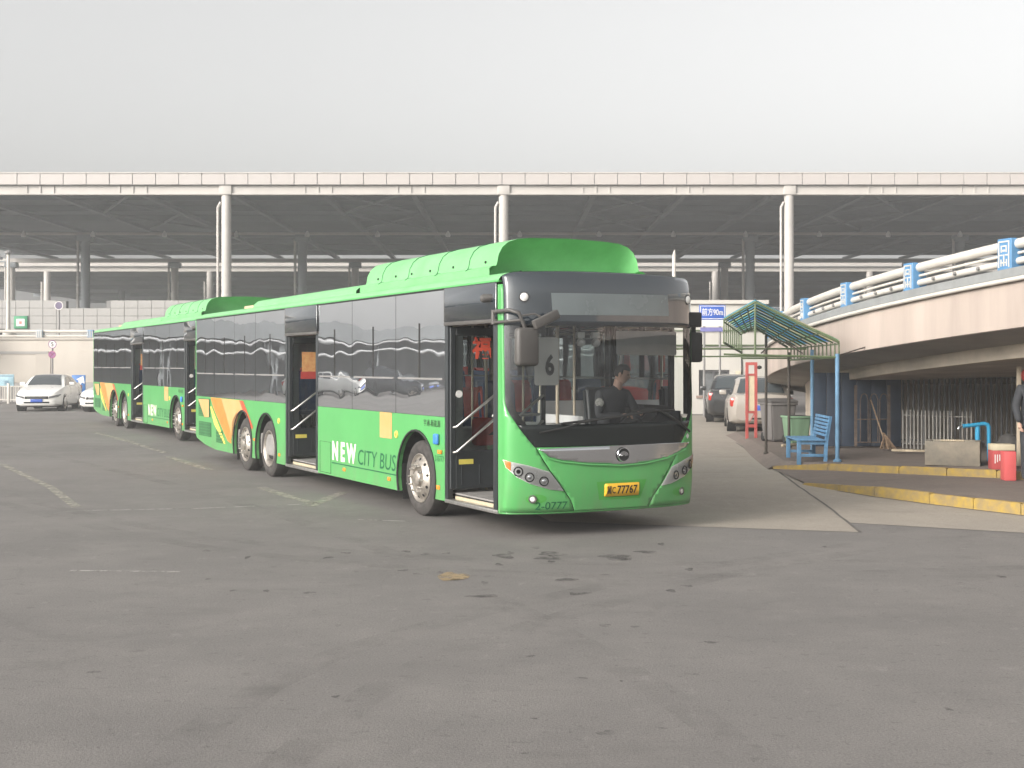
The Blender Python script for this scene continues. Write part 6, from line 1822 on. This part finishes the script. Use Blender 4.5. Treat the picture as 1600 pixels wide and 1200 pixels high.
# ================================================================== people
M_SKIN = mat('skin', (0.52, 0.33, 0.25), 0.55, var=0.06)
M_HAIR = mat('hair', (0.035, 0.03, 0.028), 0.6, var=0.2, scale=20)
M_UNIF = mat('dark uniform', (0.028, 0.031, 0.037), 0.75, var=0.15, scale=8)
M_TROU = mat('dark trousers', (0.03, 0.032, 0.036), 0.8, var=0.15, scale=8)
def skin_mesh(name, verts, edges, rad, m, parent, sub=2, root_i=0):
    me = bpy.data.meshes.new(name); me.from_pydata([tuple(v) for v in verts], edges, [])
    o = link(name, me, m, parent)
    md = o.modifiers.new('skin', 'SKIN'); md.use_smooth_shade = True
    sv = me.skin_vertices[0].data
    for i, r in enumerate(rad):
        sv[i].radius = (r, r) if not isinstance(r, tuple) else r
        sv[i].use_root = (i == root_i)
    s = o.modifiers.new('sub', 'SUBSURF'); s.levels = sub; s.render_levels = sub
    dg = bpy.context.evaluated_depsgraph_get(); dg.update()
    me2 = bpy.data.meshes.new_from_object(o.evaluated_get(dg))
    o.modifiers.clear(); o.data = me2
    if not me2.materials: me2.materials.append(m)
    for p in me2.polygons: p.use_smooth = True
    return o
def head(parent, c, yaw, pitch=0.0, name='head', hair=True):
    """face looks along local +x before turning; c is the head centre; returns head mesh"""
    bm = bmesh.new(); bmesh.ops.create_uvsphere(bm, u_segments=24, v_segments=18, radius=1)
    for v in bm.verts:
        x, y, z = v.co
        sx, sy, sz = 0.098, 0.076, 0.118
        if z < 0: sy *= 1 - 0.28*(-z); sx *= 1 - 0.12*(-z)
        px, py, pz = x*sx, y*sy, z*sz
        if x > 0.8: px -= 0.006                       # flat face
        n = math.exp(-((y/0.16)**2) - (((z + 0.12)/0.20)**2))
        if x > 0.4: px += 0.024*n                     # nose
        if x > 0.4: px -= 0.008*math.exp(-(((abs(y) - 0.38)/0.16)**2) - (((z - 0.12)/0.12)**2))   # eye sockets
        if x > 0.3: px += 0.006*math.exp(-((y/0.3)**2) - (((z + 0.52)/0.10)**2))                  # lips
        if x > 0.3: px += 0.010*math.exp(-((y/0.35)**2) - (((z + 0.85)/0.15)**2))                 # chin
        v.co = Vector((px, py, pz))
    for s in (-1, 1):
        m4 = Matrix.Translation((-0.005, s*0.076, -0.005)) @ Matrix.Diagonal((0.022, 0.010, 0.034, 1))
        bmesh.ops.create_uvsphere(bm, u_segments=10, v_segments=8, radius=1, matrix=m4)
    M = Matrix.Translation(c) @ Matrix.Rotation(yaw, 4, 'Z') @ Matrix.Rotation(pitch, 4, 'Y')
    bmesh.ops.transform(bm, matrix=M, verts=bm.verts)
    h = bm_obj(name, bm, M_SKIN, parent, smooth=True)
    bm = bmesh.new()
    for s in (-1, 1):
        bmesh.ops.create_uvsphere(bm, u_segments=8, v_segments=6, radius=0.009, matrix=M @ Matrix.Translation((0.082, s*0.030, 0.014)))
    bm_obj('eyes', bm, M_INK, h, smooth=True)
    bm = bmesh.new(); bmesh.ops.create_uvsphere(bm, u_segments=24, v_segments=18, radius=1)
    dele = []
    for v in bm.verts:
        x, y, z = v.co
        if z < -0.35 or (x > 0.35 and z < 0.42) or (x > -0.1 and z < 0.0): dele.append(v)
        v.co = Vector((x*0.105 - 0.003, y*0.083, z*0.124 + 0.004))
    bmesh.ops.delete(bm, geom=dele, context='VERTS')
    bmesh.ops.transform(bm, matrix=M, verts=bm.verts)
    hr = bm_obj('hair', bm, M_HAIR, h, smooth=True)
    md = hr.modifiers.new('t', 'SOLIDIFY'); md.thickness = 0.012
    return h
def hand(parent, wrist, fwd, up, s=1, curl=0.6):
    """palm with four bent fingers and a thumb, one skinned mesh"""
    fwd = Vector(fwd).normalized(); up = Vector(up); up = (up - fwd*up.dot(fwd)).normalized(); side = fwd.cross(up)*s
    w = Vector(wrist)
    V = [w, w + fwd*0.045, w + fwd*0.085]; E = [(0, 1), (1, 2)]; Rd = [0.026, (0.038, 0.018), (0.040, 0.016)]
    for k, ln in enumerate((0.066, 0.076, 0.070, 0.054)):
        b = w + fwd*0.088 + side*(0.030 - 0.020*k)
        d1 = (fwd*math.cos(curl*0.7) - up*math.sin(curl*0.7)); d2 = (fwd*math.cos(curl*1.9) - up*math.sin(curl*1.9))
        i = len(V); V += [b, b + d1*ln*0.5, b + d1*ln*0.5 + d2*ln*0.5]; E += [(2, i), (i, i+1), (i+1, i+2)]; Rd += [0.0095, 0.009, 0.0075]
    i = len(V); t = w + fwd*0.035 + side*0.034
    V += [t, t + (fwd*0.7 + side*0.5 - up*0.3).normalized()*0.032, t + (fwd*0.9 + side*0.1 - up*0.5).normalized()*0.06]; E += [(1, i), (i, i+1), (i+1, i+2)]; Rd += [0.012, 0.011, 0.009]
    return skin_mesh('hand', V, E, Rd, M_SKIN, parent, 1, 1)

# --- the driver at the wheel of the first bus, reading a phone (bus frame u, v, z)
dr = empty('person', (0, 0, 0)); tag(dr, 'person in dark uniform with shoulder badge seated at the bus wheel holding a phone', 'person')
dr.matrix_world = Matrix.Translation(BUS_O) @ Matrix.Rotation(BUS_RZ, 4, 'Z')
bpy.context.view_layer.update()
def D(u, v, z): return BLc(u - 0.40, v + 0.12, z)
hipz = 1.08
J = {'pel': D(1.32, 1.86, hipz), 'wst': D(1.32, 1.86, hipz + 0.18), 'ch': D(1.27, 1.87, hipz + 0.40), 'nk': D(1.21, 1.89, hipz + 0.54), 'nk2': D(1.185, 1.905, hipz + 0.60),
     'sl': D(1.26, 1.68, hipz + 0.46), 'el': D(1.20, 1.62, hipz + 0.20), 'wl': D(0.98, 1.82, hipz + 0.22), 'sr': D(1.24, 2.05, hipz + 0.46), 'er': D(1.14, 2.16, hipz + 0.20), 'wr': D(0.95, 2.06, hipz + 0.24),
     'hl': D(1.28, 1.77, hipz), 'kl': D(0.86, 1.74, hipz + 0.03), 'al': D(0.78, 1.74, 0.74), 'tl': D(0.62, 1.74, 0.70), 'hr': D(1.28, 1.95, hipz), 'kr': D(0.86, 1.98, hipz + 0.03), 'ar': D(0.78, 1.98, 0.74), 'tr': D(0.62, 1.98, 0.70)}
Ed = [('pel', 'wst'), ('wst', 'ch'), ('ch', 'nk'), ('nk', 'nk2'), ('ch', 'sl'), ('sl', 'el'), ('el', 'wl'), ('ch', 'sr'), ('sr', 'er'), ('er', 'wr'), ('pel', 'hl'), ('hl', 'kl'), ('kl', 'al'), ('al', 'tl'), ('pel', 'hr'), ('hr', 'kr'), ('kr', 'ar'), ('ar', 'tr')]
Rw = dict(pel=.15, wst=.145, ch=.165, nk=.062, nk2=.055, sl=.078, el=.052, wl=.036, sr=.078, er=.052, wr=.036, hl=.095, kl=.062, al=.042, tl=.035, hr=.095, kr=.062, ar=.042, tr=.035)
ks = list(J)
body = skin_mesh('body', [J[k] for k in ks], [(ks.index(a), ks.index(b)) for a, b in Ed], [Rw[k] for k in ks], M_UNIF, dr, 2, ks.index('pel'))
tube('neck', [J['nk'] + Vector((0, 0, -0.02)), J['nk2'] + Vector((0, 0, 0.04))], 0.058, M_SKIN, dr, 12)
hd = head(dr, D(1.145, 1.93, hipz + 0.715), math.atan2(-0.75, -0.95) , 0.28)
hand(dr, J['wl'], J['wl'] - J['el'], (0, 0, 1), 1, 0.7); hand(dr, J['wr'], J['wr'] - J['er'], (0, 0, 1), -1, 0.7)
lathe('shoulder_badge', [(0, 0.055), (0.006, 0.05), (0.008, 0.03), (0.009, 0)], J['sl'] + (J['el'] - J['sl'])*0.35 + Vector((-0.055, 0.035, 0)), Vector((-0.8, 0.6, 0)), mat('badge grey', (0.30, 0.30, 0.28), 0.6, var=0.4, scale=40), dr, 16)
ph = empty('mobile_phone', (0, 0, 0)); tag(ph, 'black mobile phone held in the hand of the bus driver', 'phone')
ph.matrix_world = dr.matrix_world @ Matrix.Translation(D(0.86, 2.04, hipz + 0.29)) @ Matrix.Rotation(R(-40), 4, 'Y')
bm = bmesh.new(); add_box(bm, -0.075, 0.075, -0.037, 0.037, -0.005, 0.005, 0.004, 2)
bmesh.ops.translate(bm, verts=bm.verts, vec=(0, 0, 0))
bm_obj('phone_body', bm, M_INK, ph, smooth=40)

# --- person in dark clothes at the right edge
pe = empty('person', (xat(1612, 19.2), 19.2, 0.15)); tag(pe, 'person in dark padded jacket and trousers standing beside the red carton', 'person')
J = {'pel': (0, 0, 0.95), 'wst': (0, 0, 1.10), 'ch': (0, 0, 1.32), 'nk': (0, -0.01, 1.45), 'nk2': (0, -0.015, 1.50), 'sl': (-0.17, 0, 1.40), 'el': (-0.235, 0.02, 1.13), 'wl': (-0.225, -0.10, 0.90), 'sr': (0.17, 0, 1.40), 'er': (0.235, 0.02, 1.13), 'wr': (0.22, -0.06, 0.88),
     'hl': (-0.09, 0, 0.90), 'kl': (-0.10, -0.01, 0.50), 'al': (-0.10, 0.02, 0.09), 'tl': (-0.11, -0.13, 0.04), 'hr': (0.09, 0, 0.90), 'kr': (0.10, -0.01, 0.50), 'ar': (0.10, 0.02, 0.09), 'tr': (0.11, -0.13, 0.04)}
J = {k: Vector(v) for k, v in J.items()}
Rw = dict(pel=.15, wst=.15, ch=.16, nk=.065, nk2=.055, sl=.085, el=.065, wl=.045, sr=.085, er=.065, wr=.045, hl=.10, kl=.072, al=.05, tl=.04, hr=.10, kr=.072, ar=.05, tr=.04)
skin_mesh('body', [J[k] for k in ks], [(ks.index(a), ks.index(b)) for a, b in Ed], [Rw[k] for k in ks], M_UNIF, pe, 2, ks.index('pel'))
tube('neck', [J['nk'] - Vector((0, 0, 0.02)), J['nk2'] + Vector((0, 0, 0.05))], 0.055, M_SKIN, pe, 12)
head(pe, Vector((0, -0.03, 1.62)), R(-90), 0.05)
hand(pe, J['wl'], (0, -0.4, -1), (-1, 0, 0), 1, 0.5); hand(pe, J['wr'], (0, -0.3, -1), (1, 0, 0), -1, 0.5)
